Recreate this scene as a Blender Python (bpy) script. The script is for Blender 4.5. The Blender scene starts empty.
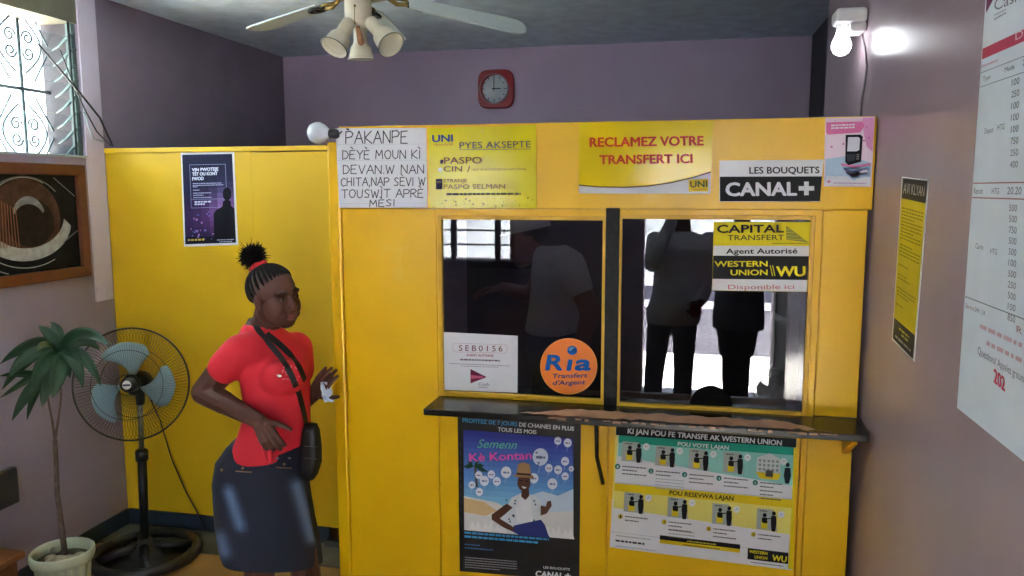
import bpy, bmesh, math, random
from math import sin, cos, pi, radians
from mathutils import Vector, Matrix
from mathutils.bvhtree import BVHTree
random.seed(11)
V = Vector
sc = bpy.context.scene
COL = sc.collection

# ---------------------------------------------------------------- camera
EYE = V((0, 0, 1.8)); FPX = 790.0
YAW, PIT, ROLL = radians(12.282), radians(7.146), radians(-0.094)
CF = V((-sin(YAW)*cos(PIT), cos(YAW)*cos(PIT), -sin(PIT)))
_r = V((cos(YAW), sin(YAW), 0)); _u = _r.cross(CF)
CR = cos(ROLL)*_r + sin(ROLL)*_u
CU = -sin(ROLL)*_r + cos(ROLL)*_u
cam = bpy.data.cameras.new('camera'); cam.sensor_width = 36; cam.lens = FPX/1024*36
cam.clip_start = .02; cam.clip_end = 200
co = bpy.data.objects.new('camera', cam); COL.objects.link(co)
co.matrix_world = Matrix(((CR.x, CU.x, -CF.x, 0), (CR.y, CU.y, -CF.y, 0), (CR.z, CU.z, -CF.z, 1.8), (0, 0, 0, 1)))
sc.camera = co

# ---------------------------------------------------------------- world, sun, exposure
wd = bpy.data.worlds.new('sky'); sc.world = wd; wd.use_nodes = True
bg = wd.node_tree.nodes['Background']; bg.inputs[0].default_value = (.86, .94, 1, 1); bg.inputs[1].default_value = 2.2
sun = bpy.data.lights.new('sun', 'SUN'); sun.energy = 68; sun.angle = radians(2); sun.color = (1, .95, .87)
so = bpy.data.objects.new('sun', sun); COL.objects.link(so); so.location = (4, -5, 8)
so.rotation_euler = V((-.34, -.03, -.94)).to_track_quat('-Z', 'Y').to_euler()
sc.view_settings.view_transform = 'Standard'; sc.view_settings.look = 'None'
sc.view_settings.gamma = 1; sc.view_settings.use_curve_mapping = False
sc.view_settings.exposure = 2.32
sc.cycles.use_denoising = True
sc.cycles.max_bounces = 10; sc.cycles.diffuse_bounces = 6; sc.cycles.transparent_max_bounces = 16
sc.cycles.sample_clamp_indirect = 8; sc.cycles.caustics_reflective = False; sc.cycles.caustics_refractive = False

def portal(name, loc, sx, sy, direction):
    l = bpy.data.lights.new(name, 'AREA'); l.shape = 'RECTANGLE'; l.size = sx; l.size_y = sy
    l.cycles.is_portal = True
    o = bpy.data.objects.new(name, l); COL.objects.link(o); o.location = loc
    o.rotation_euler = V(direction).to_track_quat('-Z', 'Z').to_euler()

# room numbers (metres)
D = 2.674      # plane of the teller booth
XR, XL, YB, YP, ZC = .577, -2.911, 5.476, 3.567, 2.765
YF = -1.5      # street front, behind the camera
XE = 1.3       # right side of the entrance area
portal('door_portal', (.21, YF-.12, 1.06), 1.08, 2.1, (0, 1, 0))
portal('front_window_portal', (-1.9, YF-.12, 1.65), .86, .95, (0, 1, 0))
portal('side_window_portal', (XL-.16, 2.66, 2.3), 1.5, .7, (1, 0, 0))

# ---------------------------------------------------------------- pixel helpers (a point of the photograph on a plane of the room)
def ray(px, py): return CR*((px-512)/FPX) - CU*((py-288)/FPX) + CF
def onY(px, py, y): d = ray(px, py); return EYE + d*(y/d.y)
def onX(px, py, x): d = ray(px, py); return EYE + d*(x/d.x)
def onZ(px, py, z): d = ray(px, py); return EYE + d*((z-1.8)/d.z)
class Plane:
    def __init__(s, axis, value, n): s.axis, s.value, s.n = axis, value, V(n)
    def pt(s, px, py, off=0.0):
        p = onY(px, py, s.value) if s.axis == 'y' else onX(px, py, s.value)
        return p + s.n*off
FRONT = Plane('y', D, (0, -1, 0))
PART = Plane('y', YP, (0, -1, 0))
RIGHT = Plane('x', XR, (-1, 0, 0))
LEFT = Plane('x', XL, (1, 0, 0))
BACK = Plane('y', YB, (0, -1, 0))

# ---------------------------------------------------------------- materials
def lin(c): c /= 255; return c/12.92 if c <= .04045 else ((c+.055)/1.055)**2.4
MATS = {}
def mat(name, rgb, rough=.6, metal=0., var=.06, scale=12., bump=0., spec=.5, emit=0., alpha=1., coat=0.):
    if name in MATS: return MATS[name]
    m = bpy.data.materials.new(name); m.use_nodes = True; nt = m.node_tree; b = nt.nodes['Principled BSDF']
    c = [lin(v) for v in rgb]
    m.diffuse_color = (*c, 1)
    b.inputs['Roughness'].default_value = rough; b.inputs['Metallic'].default_value = metal
    b.inputs['Specular IOR Level'].default_value = spec
    b.inputs['Coat Weight'].default_value = coat
    tc = nt.nodes.new('ShaderNodeTexCoord'); nz = nt.nodes.new('ShaderNodeTexNoise')
    nz.inputs['Scale'].default_value = scale; nz.inputs['Detail'].default_value = 5
    nt.links.new(tc.outputs['Object'], nz.inputs['Vector'])
    rp = nt.nodes.new('ShaderNodeValToRGB')
    rp.color_ramp.elements[0].position = .3; rp.color_ramp.elements[1].position = .7
    rp.color_ramp.elements[0].color = (*[v*(1-var) for v in c], 1)
    rp.color_ramp.elements[1].color = (*[min(1, v*(1+var)) for v in c], 1)
    nt.links.new(nz.outputs['Fac'], rp.inputs['Fac']); nt.links.new(rp.outputs['Color'], b.inputs['Base Color'])
    if bump:
        bp = nt.nodes.new('ShaderNodeBump'); bp.inputs['Strength'].default_value = bump; bp.inputs['Distance'].default_value = .004
        nt.links.new(nz.outputs['Fac'], bp.inputs['Height']); nt.links.new(bp.outputs['Normal'], b.inputs['Normal'])
    if emit:
        b.inputs['Emission Color'].default_value = (*c, 1); b.inputs['Emission Strength'].default_value = emit
    MATS[name] = m
    return m
def ink(r, g, b): return mat('ink_%d_%d_%d' % (r, g, b), (r, g, b), .55, var=.015, scale=30, spec=.2)
def glassmat(name, tint, refl, rough=0.0):
    m = bpy.data.materials.new(name); m.use_nodes = True; nt = m.node_tree; nt.nodes.clear()
    o = nt.nodes.new('ShaderNodeOutputMaterial'); mx = nt.nodes.new('ShaderNodeMixShader')
    t = nt.nodes.new('ShaderNodeBsdfTransparent'); g = nt.nodes.new('ShaderNodeBsdfGlossy')
    t.inputs[0].default_value = (*tint, 1); g.inputs['Roughness'].default_value = rough
    g.inputs[0].default_value = (.95, .97, 1, 1)
    nz = nt.nodes.new('ShaderNodeTexNoise'); nz.inputs['Scale'].default_value = 9
    mr = nt.nodes.new('ShaderNodeMapRange'); mr.inputs['To Min'].default_value = refl*.92; mr.inputs['To Max'].default_value = refl*1.08
    tc = nt.nodes.new('ShaderNodeTexCoord'); nt.links.new(tc.outputs['Object'], nz.inputs['Vector'])
    nt.links.new(nz.outputs['Fac'], mr.inputs['Value']); nt.links.new(mr.outputs['Result'], mx.inputs[0])
    nt.links.new(t.outputs[0], mx.inputs[1]); nt.links.new(g.outputs[0], mx.inputs[2]); nt.links.new(mx.outputs[0], o.inputs[0])
    MATS[name] = m
    return m

# ---------------------------------------------------------------- mesh builder
class MB:
    def __init__(s): s.v = []; s.f = []; s.m = []; s.mats = []; s.smooth = []
    def mi(s, m):
        if m not in s.mats: s.mats.append(m)
        return s.mats.index(m)
    def add(s, vs, fs, m, smooth=False):
        k = len(s.v); s.v += [V(p) for p in vs]; i = s.mi(m)
        for f in fs: s.f.append([k+q for q in f]); s.m.append(i); s.smooth.append(smooth)
    def box(s, lo, hi, m):
        x0, y0, z0 = lo; x1, y1, z1 = hi
        s.add([(x0,y0,z0),(x1,y0,z0),(x1,y1,z0),(x0,y1,z0),(x0,y0,z1),(x1,y0,z1),(x1,y1,z1),(x0,y1,z1)],
              [(0,3,2,1),(4,5,6,7),(0,1,5,4),(1,2,6,5),(2,3,7,6),(3,0,4,7)], m)
    def obox(s, c, ax, ay, az, m):      # centre and three half-axis vectors
        c, ax, ay, az = V(c), V(ax), V(ay), V(az)
        if ax.cross(ay).dot(az) < 0: ax = -ax
        p = [c+i*ax+j*ay+k*az for k in (-1,1) for (i,j) in ((-1,-1),(1,-1),(1,1),(-1,1))]
        s.add(p, [(0,3,2,1),(4,5,6,7),(0,1,5,4),(1,2,6,5),(2,3,7,6),(3,0,4,7)], m)
    def prism(s, pts, ext, m):           # planar outline extruded along ext
        pts = [V(p) for p in pts]; n = len(pts); ext = V(ext)
        nm = V((0,0,0))
        for i in range(n): nm += (pts[i]-pts[0]).cross(pts[(i+1) % n]-pts[0])
        if nm.dot(ext) > 0: pts.reverse()
        s.add(pts+[p+ext for p in pts], [list(range(n)), [2*n-1-i for i in range(n)]]+[(i, i+n, (i+1) % n+n, (i+1) % n) for i in range(n)], m)
    def face(s, pts, m): s.add(pts, [list(range(len(pts)))], m)
    def tube(s, pts, r, m, n=8, closed=False):
        pts = [V(p) for p in pts]; N = len(pts)
        rs = r if isinstance(r, (list, tuple)) else [r]*N
        prev = None; rings = []
        for i, p in enumerate(pts):
            a = pts[(i-1) % N] if (closed or i > 0) else p
            b = pts[(i+1) % N] if (closed or i < N-1) else p
            t = (b-a).normalized() if (b-a).length > 1e-9 else V((0,0,1))
            if prev is None:
                q = V((0,0,1)) if abs(t.z) < .9 else V((1,0,0)); u = t.cross(q).normalized()
            else:
                u = prev - t*prev.dot(t); u = u.normalized() if u.length > 1e-6 else t.orthogonal().normalized()
            prev = u; w = t.cross(u)
            rings.append([p+rs[i]*(u*cos(2*pi*k/n)+w*sin(2*pi*k/n)) for k in range(n)])
        vs = [q for rg in rings for q in rg]; fs = []
        for i in range(N if closed else N-1):
            j = (i+1) % N
            for k in range(n): fs.append((i*n+k, i*n+(k+1) % n, j*n+(k+1) % n, j*n+k))
        if not closed: fs += [list(range(n))[::-1], [(N-1)*n+k for k in range(n)]]
        s.add(vs, fs, m, True)
    def ribbon(s, pts, nrm, w, t, m):    # strap: pts with a face normal each, width w, thickness t
        N = len(pts); vs = []
        for i in range(N):
            a = pts[max(0, i-1)]; b = pts[min(N-1, i+1)]; d = (b-a).normalized(); n = nrm[i].normalized(); sd = d.cross(n).normalized()*w/2
            vs += [pts[i]-sd, pts[i]+sd, pts[i]+sd+n*t, pts[i]-sd+n*t]
        fs = []
        for i in range(N-1):
            for k in range(4): fs.append((4*i+k, 4*i+(k+1) % 4, 4*i+4+(k+1) % 4, 4*i+4+k))
        fs += [(3,2,1,0), (4*N-4, 4*N-3, 4*N-2, 4*N-1)]
        s.add(vs, fs, m, False)
    def lathe(s, prof, o, axis, m, n=32, capped=True, arc=None):   # prof: (radius, height along axis)
        o = V(o); a = V(axis).normalized(); u = a.orthogonal().normalized(); w = a.cross(u)
        vs = []; fs = []
        for (r, h) in prof:
            for k in range(n): vs.append(o+a*h+r*(u*cos(2*pi*k/n)+w*sin(2*pi*k/n)))
        for i in range(len(prof)-1):
            for k in range(n): fs.append((i*n+k, i*n+(k+1) % n, (i+1)*n+(k+1) % n, (i+1)*n+k))
        if capped: fs += [[k for k in range(n)][::-1], [(len(prof)-1)*n+k for k in range(n)]]
        s.add(vs, fs, m, True)
    def ell(s, c, r, m, rot=None, n=16, k=10):
        c = V(c); vs = [V((0,0,-1))]; fs = []
        for i in range(1, k):
            a = -pi/2+pi*i/k
            for j in range(n): vs.append(V((cos(a)*cos(2*pi*j/n), cos(a)*sin(2*pi*j/n), sin(a))))
        vs.append(V((0,0,1))); L = len(vs)-1
        for j in range(n): fs.append((0, 1+(j+1) % n, 1+j)); fs.append((L, L-n+j, L-n+(j+1) % n))
        for i in range(k-2):
            for j in range(n): fs.append((1+i*n+j, 1+i*n+(j+1) % n, 1+(i+1)*n+(j+1) % n, 1+(i+1)*n+j))
        R = rot if rot is not None else Matrix.Identity(3)
        if not isinstance(r, (list, tuple)): r = (r, r, r)
        s.add([c+R @ V((v.x*r[0], v.y*r[1], v.z*r[2])) for v in vs], fs, m, True)
    def cap(s, p0, r0, p1, r1, m, n=12):  # tapered capsule
        p0, p1 = V(p0), V(p1); t = p1-p0; L = t.length
        if L < 1e-6: s.ell(p0, r0, m); return
        t /= L; pts = []; rs = []
        for a in (-85, -60, -30): pts.append(p0+t*r0*sin(radians(a))); rs.append(r0*cos(radians(a)))
        pts += [p0, p1]; rs += [r0, r1]
        for a in (30, 60, 85): pts.append(p1+t*r1*sin(radians(a))); rs.append(r1*cos(radians(a)))
        s.tube(pts, rs, m, n)
    def loft(s, rows, m, n=32, capped=True, ex=2.0):   # rows: centre, half-width vector, half-depth vector
        vs = []; fs = []
        for c, a, b in rows:
            for k in range(n):
                q = 2*pi*k/n; cc, ss = cos(q), sin(q)
                cc = math.copysign(abs(cc)**(2/ex), cc); ss = math.copysign(abs(ss)**(2/ex), ss)
                vs.append(V(c)+V(a)*cc+V(b)*ss)
        N = len(rows)
        for i in range(N-1):
            for k in range(n): fs.append((i*n+k, i*n+(k+1) % n, (i+1)*n+(k+1) % n, (i+1)*n+k))
        if capped: fs += [list(range(n))[::-1], [(N-1)*n+k for k in range(n)]]
        s.add(vs, fs, m, True)
    def mesh(s, name, origin):
        me = bpy.data.meshes.new(name); me.from_pydata([v-origin for v in s.v], [], s.f)
        for m in s.mats: me.materials.append(m)
        me.polygons.foreach_set('material_index', s.m); me.polygons.foreach_set('use_smooth', s.smooth)
        me.update(); return me
    def base(s):
        xs = [v.x for v in s.v]; ys = [v.y for v in s.v]; zs = [v.z for v in s.v]
        return V(((min(xs)+max(xs))/2, (min(ys)+max(ys))/2, min(zs)))
    def build(s, name, parent=None, label=None, cat=None, group=None, kind=None, bevel=0, recalc=False):
        org = root_of(parent) if parent else s.base()
        me = s.mesh(name, org)
        if recalc:
            bm = bmesh.new(); bm.from_mesh(me); bmesh.ops.recalc_face_normals(bm, faces=bm.faces); bm.to_mesh(me); bm.free()
        o = bpy.data.objects.new(name, me); COL.objects.link(o)
        if parent: o.parent = parent
        else: o.location = org
        if bevel:
            b = o.modifiers.new('bevel', 'BEVEL'); b.width = bevel; b.segments = 2; b.limit_method = 'ANGLE'; b.angle_limit = radians(40)
        tag(o, label, cat, group, kind)
        return o
ROOT = {}
def root_of(o):
    t = V((0,0,0))
    while o is not None: t = t+o.location; o = o.parent
    return t
def tag(o, label=None, cat=None, group=None, kind=None):
    if label: o['label'] = label
    if cat: o['category'] = cat
    if group: o['group'] = group
    if kind: o['kind'] = kind
def thing(name, loc, label, cat, group=None):
    o = bpy.data.objects.new(name, None); COL.objects.link(o); o.location = loc; o.empty_display_size = .05
    tag(o, label, cat, group); return o
def fuse(mb, name, parent, mats, voxel=.005, smooth=6, factor=.5, assign=None, label=None):
    """voxel-join the closed shapes of mb into one continuous surface"""
    org = root_of(parent)
    me = mb.mesh(name, org); tmp = bpy.data.objects.new('tmp', me); COL.objects.link(tmp)
    r = tmp.modifiers.new('r', 'REMESH'); r.mode = 'VOXEL'; r.voxel_size = voxel
    if smooth:
        q = tmp.modifiers.new('s', 'SMOOTH'); q.iterations = smooth; q.factor = factor
    dg = bpy.context.evaluated_depsgraph_get(); dg.update()
    new = bpy.data.meshes.new_from_object(tmp.evaluated_get(dg))
    bpy.data.objects.remove(tmp); bpy.data.meshes.remove(me)
    new.name = name; new.materials.clear()
    for m in mats: new.materials.append(m)
    new.polygons.foreach_set('use_smooth', [True]*len(new.polygons))
    if assign: new.polygons.foreach_set('material_index', [assign(p.center+org, p.normal) for p in new.polygons])
    else: new.polygons.foreach_set('material_index', [0]*len(new.polygons))
    new.update()
    o = bpy.data.objects.new(name, new); COL.objects.link(o); o.parent = parent
    if label: o['label'] = label
    return o
def bvh(o):
    org = root_of(o.parent) if o.parent else o.location
    return BVHTree.FromPolygons([v.co+org for v in o.data.vertices], [list(p.vertices) for p in o.data.polygons])

# ---------------------------------------------------------------- lettering
_tc = {}
def glyphs(s, bold, shear, space=1.0):
    key = (s, bold, shear, space)
    if key in _tc: return _tc[key]
    cu = bpy.data.curves.new('t', 'FONT'); cu.body = s; cu.size = 1; cu.offset = bold; cu.shear = shear; cu.resolution_u = 3
    cu.space_character = space
    o = bpy.data.objects.new('t', cu); COL.objects.link(o)
    dg = bpy.context.evaluated_depsgraph_get(); dg.update()
    me = bpy.data.meshes.new_from_object(o.evaluated_get(dg))
    vs = [(v.co.x, v.co.y) for v in me.vertices]; fs = [list(p.vertices) for p in me.polygons]
    bpy.data.objects.remove(o); bpy.data.curves.remove(cu); bpy.data.meshes.remove(me)
    x0 = min(v[0] for v in vs); x1 = max(v[0] for v in vs); CAP = .729+bold
    vs = [((x-x0)/(x1-x0), y/CAP) for x, y in vs]
    _tc[key] = (vs, fs); return _tc[key]
class Sheet:
    """a flat printed thing on a plane; coordinates are those of the photograph, mapped onto the plane"""
    STEP = .0005
    def __init__(s, plane, outline, m, thick=.0015, gap=.0005):
        s.p = plane; s.mb = MB(); s.top = thick+gap
        q = [plane.pt(x, y, gap) for x, y in outline]
        s.mb.prism(q, plane.n*thick, m)
    def pt(s, x, y, L): return s.p.pt(x, y, s.top+L*s.STEP)
    def poly(s, pts, m, L=1): s._f([s.pt(x, y, L) for x, y in pts], m)
    def _f(s, q, m):
        nm = V((0,0,0))
        for i in range(1, len(q)-1): nm += (q[i]-q[0]).cross(q[i+1]-q[0])
        if nm.dot(s.p.n) < 0: q = q[::-1]
        s.mb.face(q, m)
    def disc(s, x, y, rx, ry, m, L=1, n=24): s.poly([(x+rx*cos(2*pi*k/n), y+ry*sin(2*pi*k/n)) for k in range(n)], m, L)
    def line(s, pts, w, m, L=1):
        for (x0, y0), (x1, y1) in zip(pts, pts[1:]):
            d = math.hypot(x1-x0, y1-y0) or 1; nx, ny = -(y1-y0)/d*w/2, (x1-x0)/d*w/2; ex, ey = (x1-x0)/d*w*.3, (y1-y0)/d*w*.3
            s.poly([(x0+nx-ex, y0+ny-ey), (x1+nx+ex, y1+ny+ey), (x1-nx+ex, y1-ny+ey), (x0-nx-ex, y0-ny-ey)], m, L)
    def text(s, t, x0, y0, x1, y1, h, m, L=2, bold=0., shear=0., space=1.0, up=None):
        vs, fs = glyphs(t, 0., shear, space)
        dx, dy = x1-x0, y1-y0; d = math.hypot(dx, dy)
        ux, uy = up if up else (dy/d, -dx/d)
        if bold:      # heavier strokes: the same letters laid over each other with small shifts
            b = bold*1.25*h; x0 += dx/d*b; y0 += dy/d*b; dx -= 2*dx/d*b; dy -= 2*dy/d*b; h -= b
            for i, (ox, oy) in enumerate(((-1, 0), (1, 0), (0, 1), (0, -.4), (-.7, .8), (.7, .8))):
                s.text(t, x0+dx/d*ox*b+ux*oy*b, y0+dy/d*ox*b+uy*oy*b, x0+dx+dx/d*ox*b+ux*oy*b, y0+dy+dy/d*ox*b+uy*oy*b, h, m, L+.09*(i+1), 0., shear, space, up)
        q = [s.pt(x0+dx*u+ux*h*v, y0+dy*u+uy*h*v, L) for u, v in vs]
        if fs:
            f = fs[0]; nm = (q[f[1]]-q[f[0]]).cross(q[f[2]]-q[f[0]])
            if nm.dot(s.p.n) < 0: fs = [g[::-1] for g in fs]
        s.mb.add(q, fs, m)
    def dashes(s, x0, y0, x1, y1, h, m, L=2, wl=(2., 6.)):
        d = math.hypot(x1-x0, y1-y0); a = 0
        while a < d-.5:
            w = min(random.uniform(*wl)*max(h, .6)*.5, d-a)
            p = lambda t, o: (x0+(x1-x0)*t/d, y0+(y1-y0)*t/d-o)
            s.poly([p(a, 0), p(a+w, 0), p(a+w, h), p(a, h)], m, L); a += w+max(h, .6)*.45
    def build(s, name, label, cat, group=None): return s.mb.build(name, None, label, cat, group)
def quad(tl, tr, br, bl):
    def f(u, v):
        return (tl[0]*(1-u)*(1-v)+tr[0]*u*(1-v)+br[0]*u*v+bl[0]*(1-u)*v, tl[1]*(1-u)*(1-v)+tr[1]*u*(1-v)+br[1]*u*v+bl[1]*(1-u)*v)
    return f
# ================================================================ THE SETTING
m_rwall = mat('mauve_wall_paint', (160, 141, 148), .27, var=.06, scale=3, bump=.08, spec=.3)
m_lwall = mat('lilac_wall_paint', (148, 136, 156), .6, var=.07, scale=3, bump=.1)
m_dwall = mat('dark_purple_paint', (126, 114, 132), .7, var=.1, scale=4, bump=.15)
m_bwall = mat('purple_back_wall_paint', (188, 168, 192), .65, var=.07, scale=2.5, bump=.1)
m_ceil = mat('grey_blue_ceiling_paint', (212, 228, 240), .85, var=.12, scale=9, bump=.6)
m_band = mat('dark_blue_skirting_paint', (38, 52, 68), .55)
m_floor = mat('tan_floor_tile', (150, 112, 62), .45, var=.16, scale=5)
m_conc = mat('grey_green_concrete', (92, 90, 76), .8, var=.2, scale=8, bump=.3)
m_front = mat('street_wall_plaster', (118, 106, 120), .8)
m_black = mat('black_paint', (22, 22, 24), .45)
m_dark = mat('dark_grey_paint', (52, 52, 58), .6)
m_iron = mat('dark_iron', (45, 55, 58), .5, .5)
m_steel = mat('steel', (150, 155, 160), .35, .8)
m_white = mat('white_plastic', (225, 225, 225), .4)

mb = MB(); mb.box((XL-.2, YF-.2, -.1), (XE+.2, YB+.2, 0), m_floor)
fl = mb.build('floor', kind='structure')
mb = MB(); mb.box((XL-.3, YF-.3, ZC), (XE+.3, YB+.3, ZC+.15), m_ceil); mb.build('ceiling', kind='structure')
# left wall with the window opening
WY0, WY1, WZ0, WZ1 = 1.95, 3.43, 1.955, 2.60
TW = .2
mb = MB()
mb.box((XL-TW, YF, 0), (XL, YP, WZ0), m_lwall)
mb.box((XL-TW, YF, WZ0), (XL, WY0, ZC), m_lwall)
mb.box((XL-TW, WY1, WZ0), (XL, YP, ZC), m_lwall)
mb.box((XL-TW, WY0, WZ1), (XL, WY1, ZC), m_conc)
mb.build('wall_left', kind='structure')
mb = MB(); mb.box((XL-TW, YP, 0), (XL-.002, YB, ZC), m_dwall); mb.build('wall_left_rear', kind='structure')
mb = MB(); mb.box((XL-TW, YB, 0), (XE, YB+.2, ZC), m_bwall); mb.build('wall_back', kind='structure')
mb = MB()
mb.box((XR, .75, 0), (XE, 3.68, ZC), m_rwall)
mb.build('wall_right', kind='structure')
mb = MB(); mb.box((XR+.19, 3.68, 0), (XE, YB, ZC), m_dark); mb.build('wall_right_rear', kind='structure')
mb = MB(); mb.box((XE, YF, 0), (XE+.2, .75, ZC), m_lwall); mb.build('wall_right_front', kind='structure')
DX0, DX1 = -.33, .75
mb = MB()
mb.box((XL-TW, YF-.2, 0), (-2.33, YF, ZC), m_front); mb.box((-2.33, YF-.2, 0), (-1.47, YF, 1.17), m_front)
mb.box((-2.33, YF-.2, 2.1), (-1.47, YF, ZC), m_front); mb.box((-1.47, YF-.2, 0), (DX0, YF, ZC), m_front)
mb.box((DX0, YF-.2, 2.12), (DX1, YF, ZC), m_front); mb.box((DX1, YF-.2, 0), (XE+.2, YF, ZC), m_front)
mb.build('wall_front', kind='structure')
# skirtings
mb = MB(); mb.box((XL, YF, 0), (XL+.012, YP-.012, .088), m_band); mb.build('baseboard_left', kind='structure')
mb = MB(); mb.box((XL+.012, YP-.014, 0), (-1.73, YP, .088), m_band); mb.build('baseboard_rear', kind='structure')
mb = MB(); mb.box((XL+.012, YP-.24, 0), (-1.3, YP-.014, .006), m_conc); mb.build('trim_1', kind='structure')
mb = MB(); mb.box((-1.74, YP-.05, 0.006), (-1.3, YP-.014, .035), m_dark); mb.build('trim_2', kind='structure')

mb = MB(); mb.box((XL, 3.432, 1.235), (XL+.008, YP-.014, ZC-.001), mat('lilac_pilaster_painted_light', (196, 186, 206), .6, var=.08, scale=4, bump=.1)); mb.build('trim_4', kind='structure')  # window light on the pilaster is put into a paler lilac
# left window: sill, iron grille, louvre frame and glass slats
wn = thing('window_1', (XL-.1, 2.69, WZ0), None, None); wn['kind'] = 'structure'
m_grille = mat('blue_grey_grille_iron', (62, 78, 84), .5, .2)
m_alu = mat('window_aluminium', (84, 104, 106), .5, .2)
GX = XL-.17
G = lambda x, y: onX(x, y, GX)
def gtube(mb, pts, r=.0035): mb.tube([G(*p) for p in pts], r, m_grille, 6)
mb = MB()
y0, y1 = G(0, 90).y, G(66, 90).y
for yy in (2.08, 2.42, G(22, 85).y):
    mb.tube([(GX, yy, WZ0), (GX, yy, WZ1)], .008, m_grille, 6)
zz = G(30, 90).z
mb.tube([(GX, WY0, zz), (GX, WY1, zz)], .009, m_grille, 6)
mb.build('grille_bar', wn)
def spiral(mb, cy, cz, r, dirn, flip, turns=1.35):
    pts = []
    for i in range(26):
        t = i/25; a = t*turns*2*pi; rr = r*(1-.72*t)
        pts.append(V((GX, cy+dirn*(-cos(a)*rr), cz+flip*sin(a)*rr)))
    mb.tube(pts, .0052, m_grille, 5)
for cy in (G(22, 85).y, 2.42, G(22, 85).y+.36):
    for cz in (G(24, 45).z, G(24, 132).z):
        mb = MB()
        for dr in (-1, 1):
            for fl_ in (-1, 1):
                spiral(mb, cy+dr*.052, cz+fl_*.036, .034, dr, fl_)
            pts = [V((GX, cy+dr*(.03+.1*sin(pi*t/14)), cz-.13+.26*t/14)) for t in range(15)]
            mb.tube(pts, .005, m_grille, 5)
        mb.build('grille_scroll', wn)
mb = MB()
for cy in (G(22, 85).y-.18, G(22, 85).y+.18):
    for cz in (G(24, 45).z, G(24, 132).z):
        for sg in (-1, 1): mb.tube([(GX+.004, cy-.11, cz-sg*.17), (GX+.004, cy+.11, cz+sg*.17)], .0045, m_grille, 5)
mb.build('grille_diagonal', wn)
mb = MB(); jy = WY1-.02
mb.box((XL-.045, jy-.008, WZ0), (XL-.012, jy+.02, WZ1), m_alu)
mb.box((XL-.045, WY0, WZ0), (XL-.012, WY0+.028, WZ1), m_alu)
mb.build('louvre_frame', wn, bevel=.003)
mb = MB(); mb.box((XL-TW+.001, WY1-.012, WZ0), (XL-.047, WY1, WZ1), mat('jamb_painted_shade', (58, 54, 62), .8, var=.1)); mb.build('jamb_shade_lining', wn)  # added lining, its dark colour stands in for shade on the overlit jamb
mb = MB(); mb.tube([(XL-.008, jy-.03, WZ0), (XL-.006, jy-.03, WZ1)], .006, m_iron, 6)
mb.build('louvre_rod', wn)
mb = MB(); mb.tube([onX(84, 112, XL+.03), onX(89, 128, XL+.05), onX(94, 139, XL+.07), onX(104, 142, XL+.075)], .0045, mat('lever_aluminium', (150, 160, 166), .4, .5), 6); mb.build('louvre_lever', wn)
m_slat = glassmat('louvre_glass', (.90, .95, .95), .05, .02)
nb = 8
for i in range(nb):
    z = WZ0+.055+i*(WZ1-WZ0-.05)/nb
    mb = MB()
    a = V((XL-.028, WY0+.03, z)); d = V((-.095, 0, -.062))
    mb.prism([a, a+V((0, jy-.012-a.y, 0)), a+V((0, jy-.012-a.y, 0))+d, a+d], V((.0022, 0, .0034)), m_slat)
    sl = mb.build('louvre_slat', wn)
    mb = MB(); c = V((XL-.03, jy-.014, z))
    mb.tube([c+V((.022, 0, .014)), c, c+d*.5+V((0, 0, -.008)), c+d*.95], [.009, .009, .006, .003], m_alu, 6)
    mb.tube([c+V((.022, -.012, .012)), c+V((.026, .02, .02))], .007, m_alu, 6)
    mb.build('louvre_clip', wn)
mb = MB(); mb.box((XL-.19, WY0, WZ0-.0), (XL+.012, WY1, WZ0+.012), mat('sill_paint', (150, 165, 168), .5)); mb.build('window_sill', wn, bevel=.003)

# front window (behind the camera, seen mirrored in the glass): iron bars
w2 = thing('window_2', (-1.9, YF-.1, 1.17), None, None); w2['kind'] = 'structure'
mb = MB()
for z in (1.3, 1.43, 1.56, 1.69, 1.82, 1.95): mb.box((-2.33, YF-.08, z-.008), (-1.47, YF-.06, z+.008), m_black)
mb.build('window_bar', w2)
mb = MB()
for x in (-2.31, -2.04, -1.63, -1.49): mb.box((x-.025, YF-.06, 1.17), (x+.025, YF-.02, 2.1), m_black)
mb.build('window_mullion', w2)
mb = MB(); mb.box((-2.36, YF-.02, 1.1), (-1.1, YF+.05, 1.16), m_dark); mb.build('window_sill', w2)
# street door: open metal leaf
d1 = thing('door_1', (DX1, YF, 0), None, None); d1['kind'] = 'structure'
hp = V((DX1+.01, YF+.03, 0)); dv = V((.22, .97, 0)).normalized()
mb = MB(); up = V((0, 0, 1)); nn = V((-dv.y, dv.x, 0))
m_leaf = mat('door_grey_metal', (46, 48, 54), .7, .0, spec=.2); m_lp = mat('door_dark_panel', (34, 36, 42), .9, spec=.1)
mb.obox(hp+dv*.025+up*1.05, dv*.025, nn*.018, up*1.03, m_leaf); mb.obox(hp+dv*.875+up*1.05, dv*.025, nn*.018, up*1.03, m_leaf)
for z in (.05, .75, 2.05): mb.obox(hp+dv*.45+up*z, dv*.4, nn*.018, up*.03, m_leaf)
mb.build('door_frame', d1)
mb = MB(); mb.obox(hp+dv*.45+up*.4, dv*.4, nn*.006, up*.33, m_lp); mb.obox(hp+dv*.45+up*1.4, dv*.4, nn*.005, up*.62, m_lp); mb.build('door_panel', d1)
mb = MB()
for k in range(9): mb.tube([hp+dv*(.08+k*.09)-nn*.012+up*.8, hp+dv*(.16+k*.08)-nn*.012+up*2.02], .006, m_steel, 6)
for k in range(6): mb.tube([hp+dv*.05-nn*.014+up*(.12+k*.11), hp+dv*.85-nn*.014+up*(.12+k*.11)], .006, m_steel, 6)
mb.build('door_bars', d1)
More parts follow.
